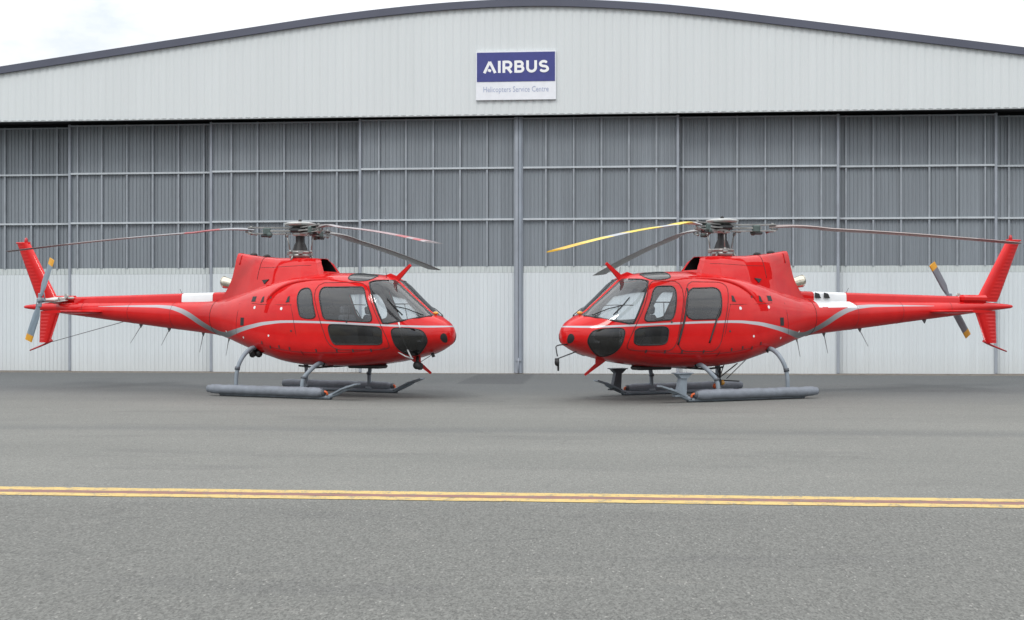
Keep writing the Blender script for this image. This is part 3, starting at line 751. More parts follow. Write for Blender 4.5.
def rotor(root, azim, tips, mats, pitches):
    """hub with three sleeves and drooping blades; azim in degrees from the nose, tips = tip heights"""
    hub = MB(); hub.lathe([(.16, 3.215), (.27, 3.225), (.30, 3.245), (.30, 3.268), (.20, 3.290), (.05, 3.298)], n=32)
    hub.lathe([(.07, 3.02), (.15, 3.04), (.15, 3.09), (.09, 3.10), (.09, 3.20), (.20, 3.215)], n=24)
    h = hub.build('rotor_hub', M['hubwhite'], root)
    b = MB(); b.lathe([(.14, 3.085), (.21, 3.10), (.22, 3.15), (.15, 3.20)], n=20); b.build('hub_core', M['dark'], h)
    b = MB(); b.lathe([(.03, 3.29), (.035, 3.32), (.02, 3.345)], n=10); b.build('hub_cap', M['black'], h)
    for a in azim:
        Mz = Matrix.Rotation(R(a), 3, 'Z')
        b = MB()                                                      # star arm
        P = [(.08, -.13), (.25, -.10), (.62, -.055), (.72, -.04), (.72, .04), (.62, .055), (.25, .10), (.08, .13)]
        b.prism([Mz @ Vector((x, y, 3.105)) for x, y in P], (0, 0, .028)); b.build('star_arm', M['sleeve'], h)
    for j, (a, zt) in enumerate(zip(azim, tips)):
        e = empty('x', (0, 0, 0)); bpy.data.objects.remove(e)
        b = MB()
        for z in (3.17, 3.055):
            b.prism([(.17, -.07, z), (.45, -.055, z), (.98, -.05, z), (.98, .05, z), (.45, .055, z), (.17, .07, z)], (0, 0, .022))
        b.tube([(.92, 0, 3.04), (.92, 0, 3.21)], .022, 8); b.tube([(1.02, .03, 3.10), (.80, .06, 3.04)], .018, 6)
        s = b.build('blade_sleeve', M['sleeve'], h); s.rotation_euler = (0, 0, R(a))
        b = MB(); b.box((.62, 0, 3.105), (.14, .15, .135), bev=.02); b.ball((.57, .05, 3.04), .055); o = b.build('damper', M['green'], s)
        b = MB(); b.box((.66, 0, 3.025), (.15, .12, .05), bev=.015); o = b.build('bearing', M['dark'], s)
        b = MB(); b.tube([(.17, .15, 2.70), (.24, .17, 3.05)], .013, 8); b.tube([(.17, .15, 2.70), (.175, .15, 2.75)], .025, 8); b.tube([(.235, .17, 3.0), (.24, .17, 3.05)], .026, 8); b.box((.30, .13, 3.06), (.10, .16, .03)); o = b.build('pitch_link', M['sleeve'], s)
        # blade: leading edge on -y (clockwise rotor), span along +x
        n = 46; nh = 9; vs = []
        for i in range(n):
            t = i/(n-1); r = .86+(5.345-.86)*t
            ch = np.interp(r, [.86, 1.1, 1.5, 1.9], [.10, .13, .30, .35]); tk = np.interp(r, [.86, 1.1, 1.6, 5.4], [.075, .07, .05, .036])
            zc = 3.125+.03*math.sin(min(t*4, 1)*math.pi)+(zt-3.125)*t**1.42
            pitch = pitches[j]; pa = R(np.interp(t, [0, .15, 1], [1, pitch, pitch-2]))
            for s_ in (1, -1):
                for k in range(nh):
                    u = k/(nh-1) if s_ > 0 else 1-k/(nh-1)
                    q = 5*(.2969*math.sqrt(u)-.126*u-.3516*u*u+.2843*u**3-.1015*u**4)
                    yy = -ch*.3+ch*u; zz = s_*q*tk*(.5 if s_ < 0 else 1.)+.004
                    vs.append((r, yy*math.cos(pa)+zz*math.sin(pa)*0, zc+zz-yy*math.sin(pa)))
        m = 2*nh; b = MB()
        b.add(vs, [(i*m+k, i*m+(k+1) % m, (i+1)*m+(k+1) % m, (i+1)*m+k) for i in range(n-1) for k in range(m)], 0, True)
        b.add(vs[:m], [tuple(range(m))]); b.add(vs[-m:], [tuple(range(m))])
        bl = b.build('rotor_blade', mats[j], root); bl.rotation_euler = (0, 0, R(a))
        # trim tab on the trailing edge
    return h
def tail_rotor(root, lean, mat, pitch=20.):
    e = empty('tail_rotor', (-6.34, -.60, 1.84)); e.parent = root
    b = MB(); b.lathe([(.05, .10), (.06, .03), (.06, -.03), (.03, -.06)], (0, 0, 0), 14, 0, 'y'); b.box((0, 0, 0), (.09, .05, .30), bev=.015); b.box((.0, .03, 0), (.26, .03, .05), bev=.01)
    b.tube([(.12, .03, .0), (.12, .0, .16)], .010, 6); b.tube([(-.12, .03, .0), (-.12, .0, -.16)], .010, 6)
    hb = b.build('tail_hub', M['steel'], e)
    for k in range(2):
        n, nh = 18, 8; vs = []
        for i in range(n):
            t = i/(n-1); r = .10+.83*t
            ch = np.interp(r, [.1, .2, .32], [.09, .12, .185]); tk = np.interp(r, [.1, .3, .95], [.05, .035, .022]); pa = R(pitch-6*t)
            for s_ in (1, -1):
                for q_ in range(nh):
                    u = q_/(nh-1) if s_ > 0 else 1-q_/(nh-1)
                    q = 5*(.2969*math.sqrt(u)-.126*u-.3516*u*u+.2843*u**3-.1015*u**4)
                    yy = -ch*.35+ch*u; zz = s_*q*tk
                    vs.append((r, yy*math.cos(pa)-zz*math.sin(pa), zz*math.cos(pa)+yy*math.sin(pa)))
        m = 2*nh; b = MB(); b.add(vs, [(i*m+j, i*m+(j+1) % m, (i+1)*m+(j+1) % m, (i+1)*m+j) for i in range(n-1) for j in range(m)], 0, True)
        b.add(vs[:m], [tuple(range(m))]); b.add(vs[-m:], [tuple(range(m))])
        bl = b.build('tail_rotor_blade', mat, e)
        # span axis x -> in the fore-aft plane, leaning forward at the top
        ax = Vector((math.sin(R(lean)), 0, math.cos(R(lean))))*(1 if k == 0 else -1)
        th = Vector((0, -1, 0)); ch = th.cross(ax)
        bl.rotation_euler = Matrix((ax, ch, th)).transposed().to_euler()
    return e

heliL, mastL = build_helicopter()
heliR = copy_tree(heliL)
heliL.location = (-4.06, 22.99, 0); heliL.rotation_euler = (0, 0, R(-27.2))
heliR.location = (3.90, 22.27, 0); heliR.rotation_euler = (0, 0, R(205.9))
tag(heliL, 'glossy red helicopter facing right, grey rotor blades with red bands, no skid steps', 'helicopter', 'red helicopters parked nose to nose')
tag(heliR, 'glossy red helicopter facing left, one rotor blade banded yellow, steps on its skids', 'helicopter', 'red helicopters parked nose to nose')
YEL = (.76, .58, .06); RD = (.45, .05, .05)
GREY = (.30, .30, .31)
mL = [banded('blade_dark_grey', (.26, .255, .25), [(5.25, 5.4, (.14, .14, .14))]), banded('blade_grey_red_root', (.22, .185, .185), [(.8, 1.5, (.30, .31, .33)), (1.5, 2.15, (.40, .09, .10)), (2.15, 3.2, (.29, .28, .29)), (4.3, 5.4, (.10, .065, .07))]), banded('blade_grey_red_tip', (.34, .31, .32), [(.8, 1.6, (.20, .18, .18)), (3.0, 4.35, (.38, .27, .28)), (4.35, 4.75, (.42, .10, .11)), (4.95, 5.22, (.44, .09, .10))])]
mR = [banded('blade_mid_grey', (.33, .33, .325), []), banded('blade_yellow_bands', (.40, .42, .45), [(.8, 1.24, (.55, .57, .60)), (1.24, 1.98, YEL), (2.5, 3.5, YEL), (3.98, 4.75, (.78, .58, .10)), (4.75, 5.4, (.72, .42, .03))]), banded('blade_brown_grey', (.30, .245, .235), [(4.6, 5.4, (.24, .13, .13))])]
rotor(heliL, [91.4, 214.1, 328.7], [2.58, 2.69, 2.61], mL, [-1.5, 3.5, 5])
rotor(heliR, [264.4, 25.9, 148.9], [2.45, 2.45, 2.81], mR, [9, -4, 3.5])
tail_rotor(heliL, 24, M['trblade'], -4); tail_rotor(heliR, 36, M['trblade2'], 5)
# ---- fittings that only one of the two carries
b = MB(); b.ball((-.66, -.58, .80), .085, sc=(1, 1, .95)); b.ball((-.55, -.55, .78), .07); b.tube([(-.66, -.58, .80), (-.60, -.68, .76)], .055, 12); b.box((-.62, -.55, .88), (.12, .12, .10), bev=.02); b.build('search_light', M['black'], heliL)
b = MB(); b.tube([(2.69, -.72, 1.38), (2.74, -.66, 1.10), (2.80, -.50, .78), (2.81, -.44, .73)], .014, 8, smooth_path=4); b.tube([(2.81, -.44, .73), (2.70, -.52, .78), (2.55, -.66, .90)], .012, 8); b.build('mirror_strut', M['white'], heliL)
b = MB(); b.ball((2.80, -.28, .61), .075); b.tube([(2.80, -.28, .61), (2.76, -.20, .76)], .03, 8); b.lathe([(.065, 0), (.06, .05)], (2.84, -.28, .59), 14, 0, 'x'); b.build('landing_light', M['black'], heliL)
b = MB(); b.tube([(3.02, -.12, .83), (3.05, -.12, .76)], .03, 8); b.tube([(3.02, -.12, .80), (2.72, -.16, .62)], .006, 5); b.build('pitot_tube', M['black'], heliL)
b = MB(); b.tube([(3.32, .10, 1.00), (3.58, .20, .98), (3.61, .24, .90), (3.60, .26, .80)], .011, 6, smooth_path=3); b.tube([(3.20, .20, .875), (3.60, .26, .76)], .011, 6); b.build('mirror_strut', M['dark'], heliR)
b = MB(); b.lathe([(.02, 0), (.07, .015), (.06, .04), (.02, .06)], (3.59, .27, .70), 14, 0, 'x'); b.box((3.59, .27, .62), (.03, .04, .14), bev=.01); b.box((3.61, .26, .74), (.05, .09, .06), bev=.01); b.build('mirror', M['black'], heliR)
for sd in (1, -1):
    y = sd*1.08
    b = MB(); b.prism([(1.56, y-.05, .07), (1.74, y-.05, .13), (1.66, y-.05, .48), (1.54, y-.05, .48)], (0, .10, 0))
    b.prism([(1.54, y-.05, .42), (1.67, y-.05, .42), (1.76, y-.05, .50), (1.45, y-.05, .50)], (0, .12, 0))
    b.box((1.605, y, .508), (.34, .20, .018), bev=.006); b.box((1.66, y, .12), (.26, .12, .03), bev=.008)
    b.build('boarding_step', M['steel' if sd > 0 else 'steel_dark'], heliR)
b = MB(); b.box((.30, -1.20, .16), (.55, .02, .06), bev=.006); b.build('marker_strip', M['lime'], heliR)
b = MB(); b.tube([(.05, 0, .56), (.05, 0, .36), (.10, 0, .26)], .02, 8); b.tube([(.25, .2, .56), (.05, 0, .36), (-.20, .2, .62)], .012, 6); b.tube([(.25, -.2, .56), (.05, 0, .36), (-.20, -.2, .62)], .012, 6); b.tube([(-.10, 0, .33), (-.62, .1, .80)], .008, 6); b.tube([(.0, 0, .30), (-.35, .05, .28)], .012, 6); b.box((.08, 0, .27), (.12, .07, .12), bev=.02); hk = b.build('cargo_hook', M['dark'], heliR)
b = MB(); b.ball((.0, 0, .26), .05); b.build('hook_guard', M['amber'], hk)
b = MB(); b.ball((.14, -.02, .20), .05); b.build('hook_handle', M['orange'], hk)

aerial(heliL, -4.07, 1.335, -.30, -.40, .05); aerial(heliR, -5.0, 1.43, 0, 0, .06)
b = MB(); b.tube([(-6.74, 0, .93), (-4.55, 0, 1.385)], .007, 5); b.build('guard_cable', M['wire'], heliL)

# ================================================================ apron
TH = R(-4.4)                                       # the hangar front is turned a little
def asphalt():
    m, nt, out = new_mat('worn_asphalt')
    p = N(nt, 'ShaderNodeBsdfPrincipled', Roughness=.85); nt.links.new(p.outputs[0], out.inputs[0])
    p.inputs['Specular IOR Level'].default_value = .3
    tc = N(nt, 'ShaderNodeTexCoord'); mp = N(nt, 'ShaderNodeMapping'); mp.inputs['Rotation'].default_value = (0, 0, -TH)
    nt.links.new(tc.outputs['Object'], mp.inputs[0]); o = mp.outputs[0]
    sp = nt.nodes.new('ShaderNodeSeparateXYZ'); nt.links.new(o, sp.inputs[0])
    wob = math_n(nt, 'MULTIPLY', math_n(nt, 'SUBTRACT', noise(nt, o, .35, 4.), .5), 1.6)
    y = math_n(nt, 'ADD', sp.outputs[1], wob)
    base = mixc(nt, maprange(nt, noise(nt, o, .22, 5., .6, (.5, 1.6, 1)), .3, .7), (.147, .149, .138), (.181, .182, .168))
    # bands parallel to the hangar: darker foreground, darker towards the doors, dark joint
    near = maprange(nt, y, 9.6, 8.9)
    base = mixc(nt, math_n(nt, 'MULTIPLY', near, .85), base, (.130, .131, .122))
    far = maprange(nt, y, 20.0, 24.5)
    base = mixc(nt, math_n(nt, 'MULTIPLY', far, .8), base, (.108, .115, .118))
    y2 = math_n(nt, 'ADD', sp.outputs[1], math_n(nt, 'MULTIPLY', wob, .25))
    j = math_n(nt, 'MULTIPLY', maprange(nt, y2, 14.9, 15.25), maprange(nt, y2, 16.0, 15.4))
    base = mixc(nt, math_n(nt, 'MULTIPLY', j, .42), base, (.10, .105, .105))
    # tyre-polished and oily stains
    st = maprange(nt, noise(nt, o, .9, 6., .62, (.35, 1.2, 1)), .56, .72)
    base = mixc(nt, math_n(nt, 'MULTIPLY', st, .38), base, (.085, .085, .085))
    sl = maprange(nt, noise(nt, o, 1.7, 6., .62, (.6, 1.4, 1)), .60, .74)
    base = mixc(nt, math_n(nt, 'MULTIPLY', sl, .20), base, (.27, .26, .235))
    # hairline cracks, a newer patch by the doors
    wv = nt.nodes.new('ShaderNodeVectorMath'); wv.operation = 'ADD'; nt.links.new(o, wv.inputs[0])
    nz = nt.nodes.new('ShaderNodeTexNoise'); nz.inputs['Scale'].default_value = 1.1; nz.inputs['Detail'].default_value = 5.; nt.links.new(o, nz.inputs['Vector'])
    nt.links.new(nz.outputs['Color'], wv.inputs[1])
    cr = N(nt, 'ShaderNodeTexVoronoi', Scale=.21); cr.feature = 'DISTANCE_TO_EDGE'; nt.links.new(wv.outputs[0], cr.inputs['Vector'])
    ck = math_n(nt, 'MULTIPLY', maprange(nt, cr.outputs['Distance'], .0045, .0015), maprange(nt, noise(nt, o, .45, 2.), .48, .58))
    base = mixc(nt, math_n(nt, 'MULTIPLY', ck, .22), base, (.06, .06, .06))
    bx = math_n(nt, 'MULTIPLY', math_n(nt, 'MULTIPLY', maprange(nt, sp.outputs[0], -3.35, -3.25), maprange(nt, sp.outputs[0], -1.75, -1.85)), math_n(nt, 'MULTIPLY', maprange(nt, sp.outputs[1], 26.4, 26.6), maprange(nt, sp.outputs[1], 31.3, 31.1)))
    base = mixc(nt, math_n(nt, 'MULTIPLY', bx, .6), base, (.075, .078, .082))
    # aggregate
    mg = N(nt, 'ShaderNodeMapping'); mg.inputs['Scale'].default_value = (1, .42, 1); nt.links.new(o, mg.inputs[0])
    vo = N(nt, 'ShaderNodeTexVoronoi', Scale=105.); nt.links.new(mg.outputs[0], vo.inputs['Vector'])
    sv = nt.nodes.new('ShaderNodeSeparateColor'); nt.links.new(vo.outputs['Color'], sv.inputs[0])
    amp = math_n(nt, 'ADD', .70, math_n(nt, 'MULTIPLY', near, .30))
    g = math_n(nt, 'SUBTRACT', math_n(nt, 'ADD', math_n(nt, 'MULTIPLY', sv.outputs[0], .55), math_n(nt, 'MULTIPLY', noise(nt, mg.outputs[0], 48., 4., .8), 1.1)), .82)
    gg = math_n(nt, 'ADD', 1., math_n(nt, 'MULTIPLY', g, amp))
    cm = nt.nodes.new('ShaderNodeCombineColor')
    for i in range(3): nt.links.new(gg, cm.inputs[i])
    base = mixc(nt, 1., base, cm.outputs[0], 'MULTIPLY')
    pale = math_n(nt, 'MULTIPLY', maprange(nt, sv.outputs[1], .988, .994), .38)
    base = mixc(nt, pale, base, (.42, .41, .38))
    nt.links.new(base, p.inputs['Base Color'])
    bp = N(nt, 'ShaderNodeBump', Strength=.6, Distance=.006)
    nt.links.new(math_n(nt, 'ADD', vo.outputs['Distance'], noise(nt, o, 40., 3.)), bp.inputs['Height']); nt.links.new(bp.outputs[0], p.inputs['Normal'])
    return m
b = MB(); b.add([(-600, -600, 0), (600, -600, 0), (600, 600, 0), (-600, 600, 0)], [(0, 1, 2, 3)])
tag(b.build('apron_ground', asphalt()), 'grey worn asphalt apron in front of the hangar', 'ground', kind='structure')
def linepaint(name, c, wear):
    m, nt, out = new_mat(name)
    p = N(nt, 'ShaderNodeBsdfPrincipled', Roughness=.75)
    tc = N(nt, 'ShaderNodeTexCoord'); o = tc.outputs['Object']
    n1 = noise(nt, o, 9., 6., .7); n2 = noise(nt, o, 55., 4., .7)
    cc = mixc(nt, maprange(nt, n1, .3, .7), c, tuple(v*.78 for v in c))
    w = maprange(nt, math_n(nt, 'ADD', math_n(nt, 'MULTIPLY', n1, .5), math_n(nt, 'MULTIPLY', n2, .5)), wear, wear+.06)
    nt.links.new(mixc(nt, math_n(nt, 'MULTIPLY', w, .85), cc, (.17, .16, .145)), p.inputs['Base Color']); nt.links.new(p.outputs[0], out.inputs[0])
    return m
def strip(b, y0, y1, mi, z=.004):
    # the line crosses x = 0 at distance y and runs parallel to the hangar
    rnd = random.Random(3+mi+int(y0*100)); n = 500; vs = []
    for i in range(n+1):
        x = -40+80*i/n; s = math.tan(R(-4.9))*x
        vs += [(x, y0+s+rnd.uniform(-.009, .009), z), (x, y1+s+rnd.uniform(-.009, .009), z)]
    b.add(vs, [(2*i, 2*i+2, 2*i+3, 2*i+1) for i in range(n)], mi)
b = MB(); strip(b, 9.37, 9.535, 0); strip(b, 9.538, 9.675, 1); strip(b, 9.678, 9.84, 0)
tag(b.build('painted_line', [linepaint('yellow_line_paint', (.58, .415, .145), .52), linepaint('faded_red_line_paint', (.24, .115, .10), .53)]), 'double yellow line with a faded red middle painted on the asphalt', 'road marking', kind='structure')

# ================================================================ hangar
hang = empty('hangar', (0, 31.7, 0), TH)
tag(hang, 'large hangar with pale corrugated gable and grey sliding doors behind both helicopters', 'hangar')
def sheet_mat(name, c, var, rough=.5, streak=1., low=None, metal=0.):
    m, nt, out = new_mat(name)
    p = N(nt, 'ShaderNodeBsdfPrincipled', Roughness=rough); nt.links.new(p.outputs[0], out.inputs[0])
    tc = N(nt, 'ShaderNodeTexCoord'); o = tc.outputs['Object']
    n1 = noise(nt, o, 1.3, 5., .6, (1, 1, .12)); n2 = noise(nt, o, 7., 5., .6, (1, 1, .04))
    f = math_n(nt, 'ADD', math_n(nt, 'MULTIPLY', maprange(nt, n1, .3, .7), .5), math_n(nt, 'MULTIPLY', maprange(nt, n2, .3, .7), .5*streak), clamp=True)
    c1 = mixc(nt, f, tuple(v*(1-var) for v in c), tuple(v*(1+var) for v in c))
    # each sheet of cladding has weathered on its own
    sp = nt.nodes.new('ShaderNodeSeparateXYZ'); nt.links.new(o, sp.inputs[0])
    wn = nt.nodes.new('ShaderNodeTexWhiteNoise'); wn.noise_dimensions = '1D'
    nt.links.new(math_n(nt, 'FLOOR', math_n(nt, 'DIVIDE', sp.outputs[0], .84)), wn.inputs[1])
    c1 = mixc(nt, math_n(nt, 'MULTIPLY', wn.outputs[0], .5), c1, tuple(v*(1-var*.9) for v in c))
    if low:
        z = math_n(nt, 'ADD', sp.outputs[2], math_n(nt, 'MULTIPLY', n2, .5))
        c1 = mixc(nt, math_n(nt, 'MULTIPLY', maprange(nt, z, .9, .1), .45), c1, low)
    nt.links.new(c1, p.inputs['Base Color'])
    return m
M['clad'] = sheet_mat('pale_corrugated_steel', (.61, .645, .65), .045)
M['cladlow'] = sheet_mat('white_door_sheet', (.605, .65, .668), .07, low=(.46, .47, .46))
M['poly'] = sheet_mat('grey_translucent_sheet', (.218, .245, .270), .20, .40, 1.)
M['band'] = sheet_mat('yellowed_sheet_top', (.53, .575, .57), .05)
M['frame'] = simple('galvanised_frame', (.46, .50, .53), .55, var=.10, scale=3.)
M['mull'] = simple('dull_galvanised_bar', (.285, .315, .345), .55, var=.12, scale=3.)
M['post'] = simple('grey_door_post', (.25, .285, .33), .5, var=.12, scale=2.)
M['postl'] = simple('light_door_post', (.29, .32, .36), .5, var=.12, scale=2.)
M['trim'] = simple('slate_roof_trim', (.075, .082, .115), .5, var=.10, scale=1.)
M['roof'] = simple('slate_roof_sheet', (.10, .11, .14), .5)
M['gap'] = simple('dark_gap', (.04, .042, .048), .8)  # near-black: shade above and behind the doors is put into the colour
M['track'] = simple('rusty_track', (.20, .18, .155), .7, var=.25)
RL = [(-19.5, 7.47), (-13.9, 8.24), (-10.27, 8.73), (-4.56, 9.49), (-2.43, 9.69), (-1.1, 9.765), (.3, 9.80), (1.45, 9.77), (3.33, 9.645), (4.87, 9.475), (12.97, 8.31), (19.5, 7.36)]
def smooth_roof(u):
    k = [np.interp(u+d, [p[0] for p in RL], [p[1] for p in RL]) for d in (-.8, -.4, 0, .4, .8)]
    return sum(k)/5-.02
def corrugated(b, u0, u1, z0, z1, pitch, depth, y, prof='trap', mi=0):
    """sheet whose front crests are at depth y (hangar frame, -y towards the camera)"""
    P = {'trap': [(0, 0), (.18, 1), (.62, 1), (.80, 0)], 'rib': [(0, 0), (.60, 0), (.70, 1), (.90, 1)], 'sine': [(i/8, .5-.5*math.cos(i/8*2*math.pi)) for i in range(8)]}[prof]
    us_ = []; u = math.floor(u0/pitch)*pitch
    while u < u1:
        for a, h in P:
            q = u+a*pitch
            if u0 <= q <= u1: us_.append((q, h))
        u += pitch
    us_ = [(u0, us_[0][1])]+us_+[(u1, us_[-1][1])]
    vs = []
    for q, h in us_:
        vs += [(q, y+depth*(1-h), z0), (q, y+depth*(1-h), z1(q) if callable(z1) else z1)]
    b.add(vs, [(2*i, 2*i+2, 2*i+3, 2*i+1) for i in range(len(us_)-1)], mi, prof == 'sine')
FB = 6.79
b = MB(); corrugated(b, -19.4, 19.4, FB, lambda u: smooth_roof(u)-.06, .208, .011, -.42)
b.build('gable_wall', M['clad'], hang)
b = MB()
for a in (0,):
    us_ = np.linspace(-19.6, 19.6, 120)
    vs = []
    for u in us_:
        z = smooth_roof(u); vs += [(u, -.50, z), (u, -.50, z-.19), (u, -.43, z-.19), (u, -.43, z)]
    b.add(vs, [(4*i+k, 4*i+4+k, 4*i+4+(k+1) % 4, 4*i+(k+1) % 4) for i in range(len(us_)-1) for k in range(4)])
    b.add(vs[:4], [(0, 1, 2, 3)]); b.add(vs[-4:], [(0, 1, 2, 3)])
b.build('roof_trim', M['trim'], hang)
b = MB(); vs = []
for u in us_: vs += [(u, -.43, smooth_roof(u)-.02), (u, 30, smooth_roof(u)-.02)]
b.add(vs, [(2*i, 2*i+2, 2*i+3, 2*i+1) for i in range(len(us_)-1)]); b.build('roof', M['roof'], hang)
b = MB()
for s in (-1, 1): b.box((s*19.3, 14.9, 3.72), (.1, 29.6, 7.44))
b.box((0, 29.95, 3.7), (38.5, .1, 7.4)); b.build('side_wall', M['clad'], hang)
b = MB(); b.box((0, -.36, FB-.012), (38.6, .10, .024)); b.build('wall_flashing', M['clad'], hang)
b = MB(); b.box((0, .74, FB+.13), (38.4, 2.0, .10)); b.box((0, 1.0, 7.0), (38.4, .06, 1.4)); b.build('door_header', M['gap'], hang)
b = MB()
for d in (0, .2, .4, .6): b.box((0, d+.06, .012), (38.4, .05, .024))
b.box((0, .35, .004), (38.4, 1.1, .008)); b.build('door_track', M['track'], hang)
b = MB(); b.box((0, 1.9, 3.3), (38.4, .05, 6.5)); b.build('dark_interior', M['gap'], hang)
ZB, Z1, Z2 = 2.81, 4.08, 5.44
def leaf(u0, u1, d, zt, first, lean):
    w = u1-u0
    cx = (u0+u1)/2
    e = empty('sliding_door', (cx, d, 0)); e.parent = hang
    a0, a1 = -w/2, w/2
    b = MB(); corrugated(b, a0+.05, a1-.05, ZB, zt-.03, .100, .022, .03, 'rib'); b.build('translucent_sheet', M['poly'], e)
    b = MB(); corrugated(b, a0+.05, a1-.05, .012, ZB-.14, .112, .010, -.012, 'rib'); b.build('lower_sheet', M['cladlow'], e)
    b = MB(); corrugated(b, a0+.05, a1-.05, ZB-.137, ZB+.03, .118, .022, -.004, 'trap'); b.build('sheet_top', M['band'], e)
    for q in first:
        b = MB(); b.box((q-cx, .004, (zt+ZB)/2), (.044, .05, zt-ZB-.04)); b.build('mullion', M['mull'], e)
    for z, t_ in ((Z1, .048), (Z2, .048), (zt-.05, .035)):
        b = MB(); b.box((0, -.012, z), (w-.16, .05, t_)); b.build('rail', M['frame' if z < 6 else 'mull'], e)
    for q in (a0+.055, a1-.055):
        b = MB(); b.box((q, .02, zt/2+.01), (.07, .13, zt-.03), bev=.01); b.build('door_post', M['postl'], e)
    return e
# leaf edges and bars read off the front, hangar frame; centre pair stands furthest forward, the others step back
U = {'a': -17.8, 'b': -12.25, 'c': -8.205, 'd': -4.115, 'e': .175, 'f': 4.40, 'g': 8.51, 'h': 12.57, 'i': 17.4}
leaf(U['d'], U['e']-.03, 0, 6.785, [-3.557, -2.828, -2.095, -1.38, -.662], 0)
leaf(U['e']+.03, U['f'], 0, 6.785, [.896, 1.628, 2.358, 3.075, 3.79], 0)
leaf(U['c']-.04, U['d']+.12, .2, 6.79, [-7.63, -6.91, -6.18, -5.456, -4.734], 0)
leaf(U['b']-.04, U['c']+.16, .4, 6.80, [-12.02, -11.33, -10.62, -9.89, -9.17, -8.46], 0)
leaf(U['a'], U['b']+.20, .6, 6.78, [-12.69, -13.43, -14.19, -14.9, -15.6, -16.3, -17.0], 0)
leaf(U['f']-.12, U['g']+.04, .2, 6.79, [4.50, 5.17, 5.90, 6.63, 7.35, 8.07], 0)
leaf(U['g']-.16, U['h']+.04, .4, 6.80, [8.74, 9.44, 10.15, 10.87, 11.58, 12.29], 0)
leaf(U['h']-.20, U['i'], .6, 6.78, [12.95, 13.66, 14.37, 15.08, 15.8, 16.5], 0)
b = MB(); b.box((.175-.046, -.05, 3.39), (.082, .12, 6.75), bev=.008); b.build('meeting_post', M['postl'], hang)
b = MB(); b.box((.175+.046, -.045, 3.39), (.086, .11, 6.75), bev=.008); b.build('meeting_post', M['post'], hang)
b = MB(); b.tube([(.175, -.13, .02), (.175, -.13, .42)], .016, 8); b.box((.175, -.115, .36), (.16, .03, .05)); b.build('floor_bolt', M['postl'], hang)

# ================================================================ sign
SZ0, SZ1, SU0, SU1 = 7.15, 8.42, -.905, 1.18
sign = empty('wall_sign', (0, 31.7, 0), TH)
tag(sign, 'blue and white rectangular sign with large white capitals on the gable', 'sign')
cu, w = (SU0+SU1)/2, SU1-SU0
M['signwhite'] = simple('sign_white', (.74, .76, .80), .45, var=.04)
M['signblue'] = simple('sign_blue', (.040, .048, .215), .4, var=.08)
M['signletter'] = simple('sign_letter_white', (.80, .81, .82), .45, var=.03)
M['signgrey'] = simple('sign_letter_grey', (.36, .41, .56), .5, var=.05)
b = MB(); b.box((cu, -.455, (SZ0+SZ1)/2), (w, .05, SZ1-SZ0)); b.build('board', M['signwhite'], sign)
zb = SZ1-.035-.76
b = MB(); b.box((cu, -.484, zb+.38), (w-.05, .012, .76)); b.build('blue_panel', M['signblue'], sign)
def stroke(b, pts, t, x0, y0, sx, sz, closed=False):
    """thick polyline letter, mitred by overlap, in the sign plane"""
    for i in range(len(pts)-1):
        p, q = Vector(pts[i]), Vector(pts[i+1]); d = (q-p)
        if d.length < 1e-6: continue
        d.normalize(); n = Vector((-d.y, d.x))*t/2
        P = [p-n, q-n, q+n, p+n]
        b.add([(x0+a.x*sx, -.4925-stroke.k*.00004, y0+a.y*sz) for a in P], [(0, 1, 2, 3)]); stroke.k += 1
        if 0 < i:
            c = [(p.x+t/2*math.cos(a_*math.pi/6), p.y+t/2*math.sin(a_*math.pi/6)) for a_ in range(12)]
            b.add([(x0+x*sx, -.4925-stroke.k*.00004, y0+y*sz) for x, y in c], [tuple(range(12))]); stroke.k += 1
stroke.k = 0
def arc(cx, cy, rx, ry, a0, a1, n=14): return [(cx+rx*math.cos(R(a0+(a1-a0)*i/n)), cy+ry*math.sin(R(a0+(a1-a0)*i/n))) for i in range(n+1)]
T = .215
LT = {'A': ([[(.06, .0), (.50, .93)], [(.50, .93), (.94, 0)], [(.36, .26), (.60, .16)]], 1.0),
      'I': ([[(.1, 0), (.1, 1)]], .2),
      'R': ([[(.1, 0), (.1, 1)], [(.1, .905), (.42, .905)]+arc(.42, .655, .25, .25, 90, -90)+[(.1, .405)], [(.40, .40), (.70, 0)]], .78),
      'B': ([[(.1, 0), (.1, 1)], [(.1, .905), (.42, .905)]+arc(.42, .71, .21, .195, 90, -90)+[(.1, .515)], [(.42, .515)]+arc(.44, .305, .24, .21, 90, -90)+[(.1, .095)]], .78),
      'U': ([[(.1, 1), (.1, .40)]+arc(.42, .40, .32, .305, 180, 360)+[(.74, 1)]], .84),
      'S': ([arc(.38, .70, .27, .205, 35, 180, 10)+arc(.38, .70, .27, .19, 180, 270, 8)[1:]+arc(.40, .30, .28, .205, 90, 0, 8)+arc(.40, .30, .30, .205, 0, -150, 12)[1:]], .74)}
word = 'AIRBUS'; hgt = .315; tot = sum(LT[c][1] for c in word)+.16*5
sx = 1.69/tot
b = MB(); x = cu-1.69/2
for c in word:
    for seg in LT[c][0]: stroke(b, seg, T, x, zb+.225, sx, hgt)
    x += (LT[c][1]+.16)*sx
b.build('lettering', M['signletter'], sign)
cv = bpy.data.curves.new('sub', 'FONT'); cv.body = 'Helicopters Service Centre'; cv.size = .19; cv.align_x = 'CENTER'; cv.resolution_u = 2
to = bpy.data.objects.new('t', cv); col.objects.link(to)
bpy.context.view_layer.update()
me = bpy.data.meshes.new_from_object(to.evaluated_get(bpy.context.evaluated_depsgraph_get()))
bpy.data.objects.remove(to); bpy.data.curves.remove(cv)
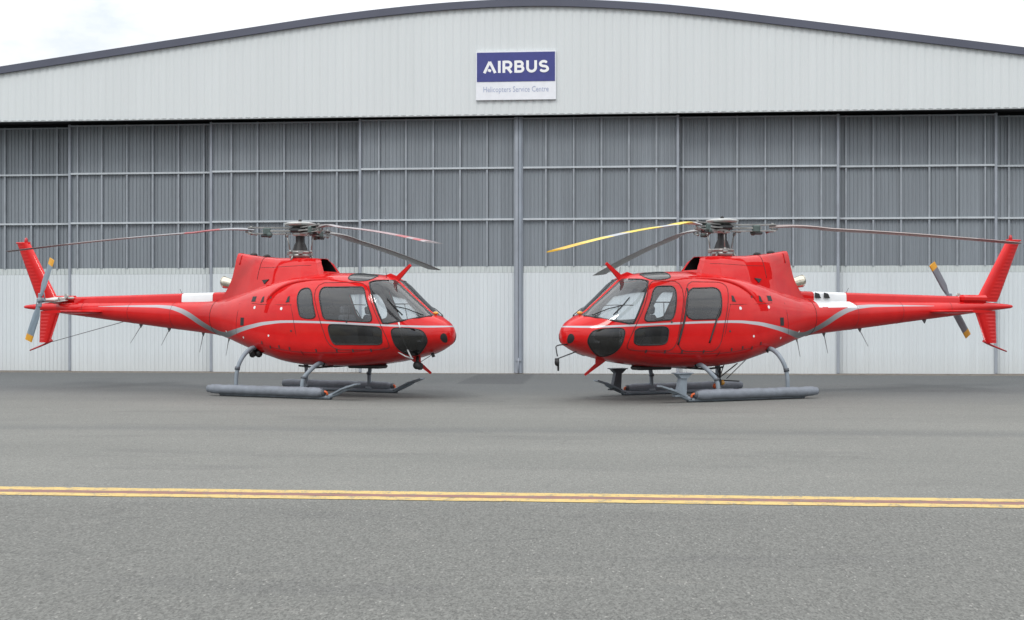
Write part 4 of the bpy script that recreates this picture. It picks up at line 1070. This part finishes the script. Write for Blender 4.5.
wd = max(v.co.x for v in me.vertices)-min(v.co.x for v in me.vertices)
for v in me.vertices: v.co = (cu+v.co.x*1.70/wd, -.484, SZ0+.205+v.co.y*1.1)
me.materials.clear(); me.materials.append(M['signgrey'])
o = bpy.data.objects.new('lettering', me); col.objects.link(o); o.parent = sign

# ================================================================ sky, sun, camera
SUN_EL, SUN_AZ = 52, 205                          # sun high behind the camera, a little to the left, through thin cloud
w = bpy.data.worlds.new('World'); scene.world = w; w.use_nodes = True
nt = w.node_tree; nt.nodes.clear()
out = nt.nodes.new('ShaderNodeOutputWorld')
sky = nt.nodes.new('ShaderNodeTexSky'); sky.sky_type = 'NISHITA'; sky.sun_disc = False
sky.sun_elevation = R(SUN_EL); sky.sun_rotation = R(SUN_AZ)
b1 = N(nt, 'ShaderNodeBackground', Strength=.15); nt.links.new(sky.outputs[0], b1.inputs[0])
tc = N(nt, 'ShaderNodeTexCoord')
mp = N(nt, 'ShaderNodeMapping'); mp.inputs['Scale'].default_value = (1, 1, 2.2); mp.inputs['Rotation'].default_value = (0, 0, R(-7.5)); mp.inputs['Location'].default_value = (1.3, .4, .2); nt.links.new(tc.outputs['Generated'], mp.inputs[0])
n = noise(nt, mp.outputs[0], 3.4, 8., .60)
b2 = N(nt, 'ShaderNodeBackground', Strength=1.4)
cc = mixc(nt, maprange(nt, noise(nt, mp.outputs[0], 2.0, 6.), .35, .7), (.90, .93, .97), (1., 1., 1.)); nt.links.new(cc, b2.inputs[0])
se = nt.nodes.new('ShaderNodeSeparateXYZ'); nt.links.new(tc.outputs['Generated'], se.inputs[0])
# overcast: brighter overhead; horizon dimmed further to keep reflections in the paint dark
nt.links.new(math_n(nt, 'ADD', maprange(nt, se.outputs[2], 0., .20, .22, 1.12), maprange(nt, se.outputs[2], .20, .62, 0., 1.0)), b2.inputs['Strength'])
ms = nt.nodes.new('ShaderNodeMixShader'); nt.links.new(maprange(nt, n, .36, .50, .58, 1.), ms.inputs[0])
nt.links.new(b1.outputs[0], ms.inputs[1]); nt.links.new(b2.outputs[0], ms.inputs[2]); nt.links.new(ms.outputs[0], out.inputs[0])
sd = bpy.data.lights.new('sun', 'SUN'); sd.energy = 1.2; sd.angle = R(17); sd.color = (1., .965, .92)
so = bpy.data.objects.new('sun', sd); col.objects.link(so)
az = R(SUN_AZ)
d = Vector((math.sin(az)*math.cos(R(SUN_EL)), math.cos(az)*math.cos(R(SUN_EL)), math.sin(R(SUN_EL))))
so.rotation_euler = d.to_track_quat('Z', 'Y').to_euler()
cd = bpy.data.cameras.new('camera'); cam = bpy.data.objects.new('camera', cd); col.objects.link(cam); scene.camera = cam
cam.location = (0, 0, 1.42); cam.rotation_euler = (R(90), 0, 0)
cd.sensor_width = 36; cd.lens = 1200/1024*36; cd.shift_y = 10/1024; cd.clip_end = 3000; cd.clip_start = .1
scene.view_settings.view_transform = 'Standard'; scene.view_settings.look = 'None'; scene.view_settings.exposure = 0
scene.render.engine = 'CYCLES'; scene.cycles.transparent_max_bounces = 16; scene.cycles.max_bounces = 8
scene.render.resolution_x = 1024; scene.render.resolution_y = 620
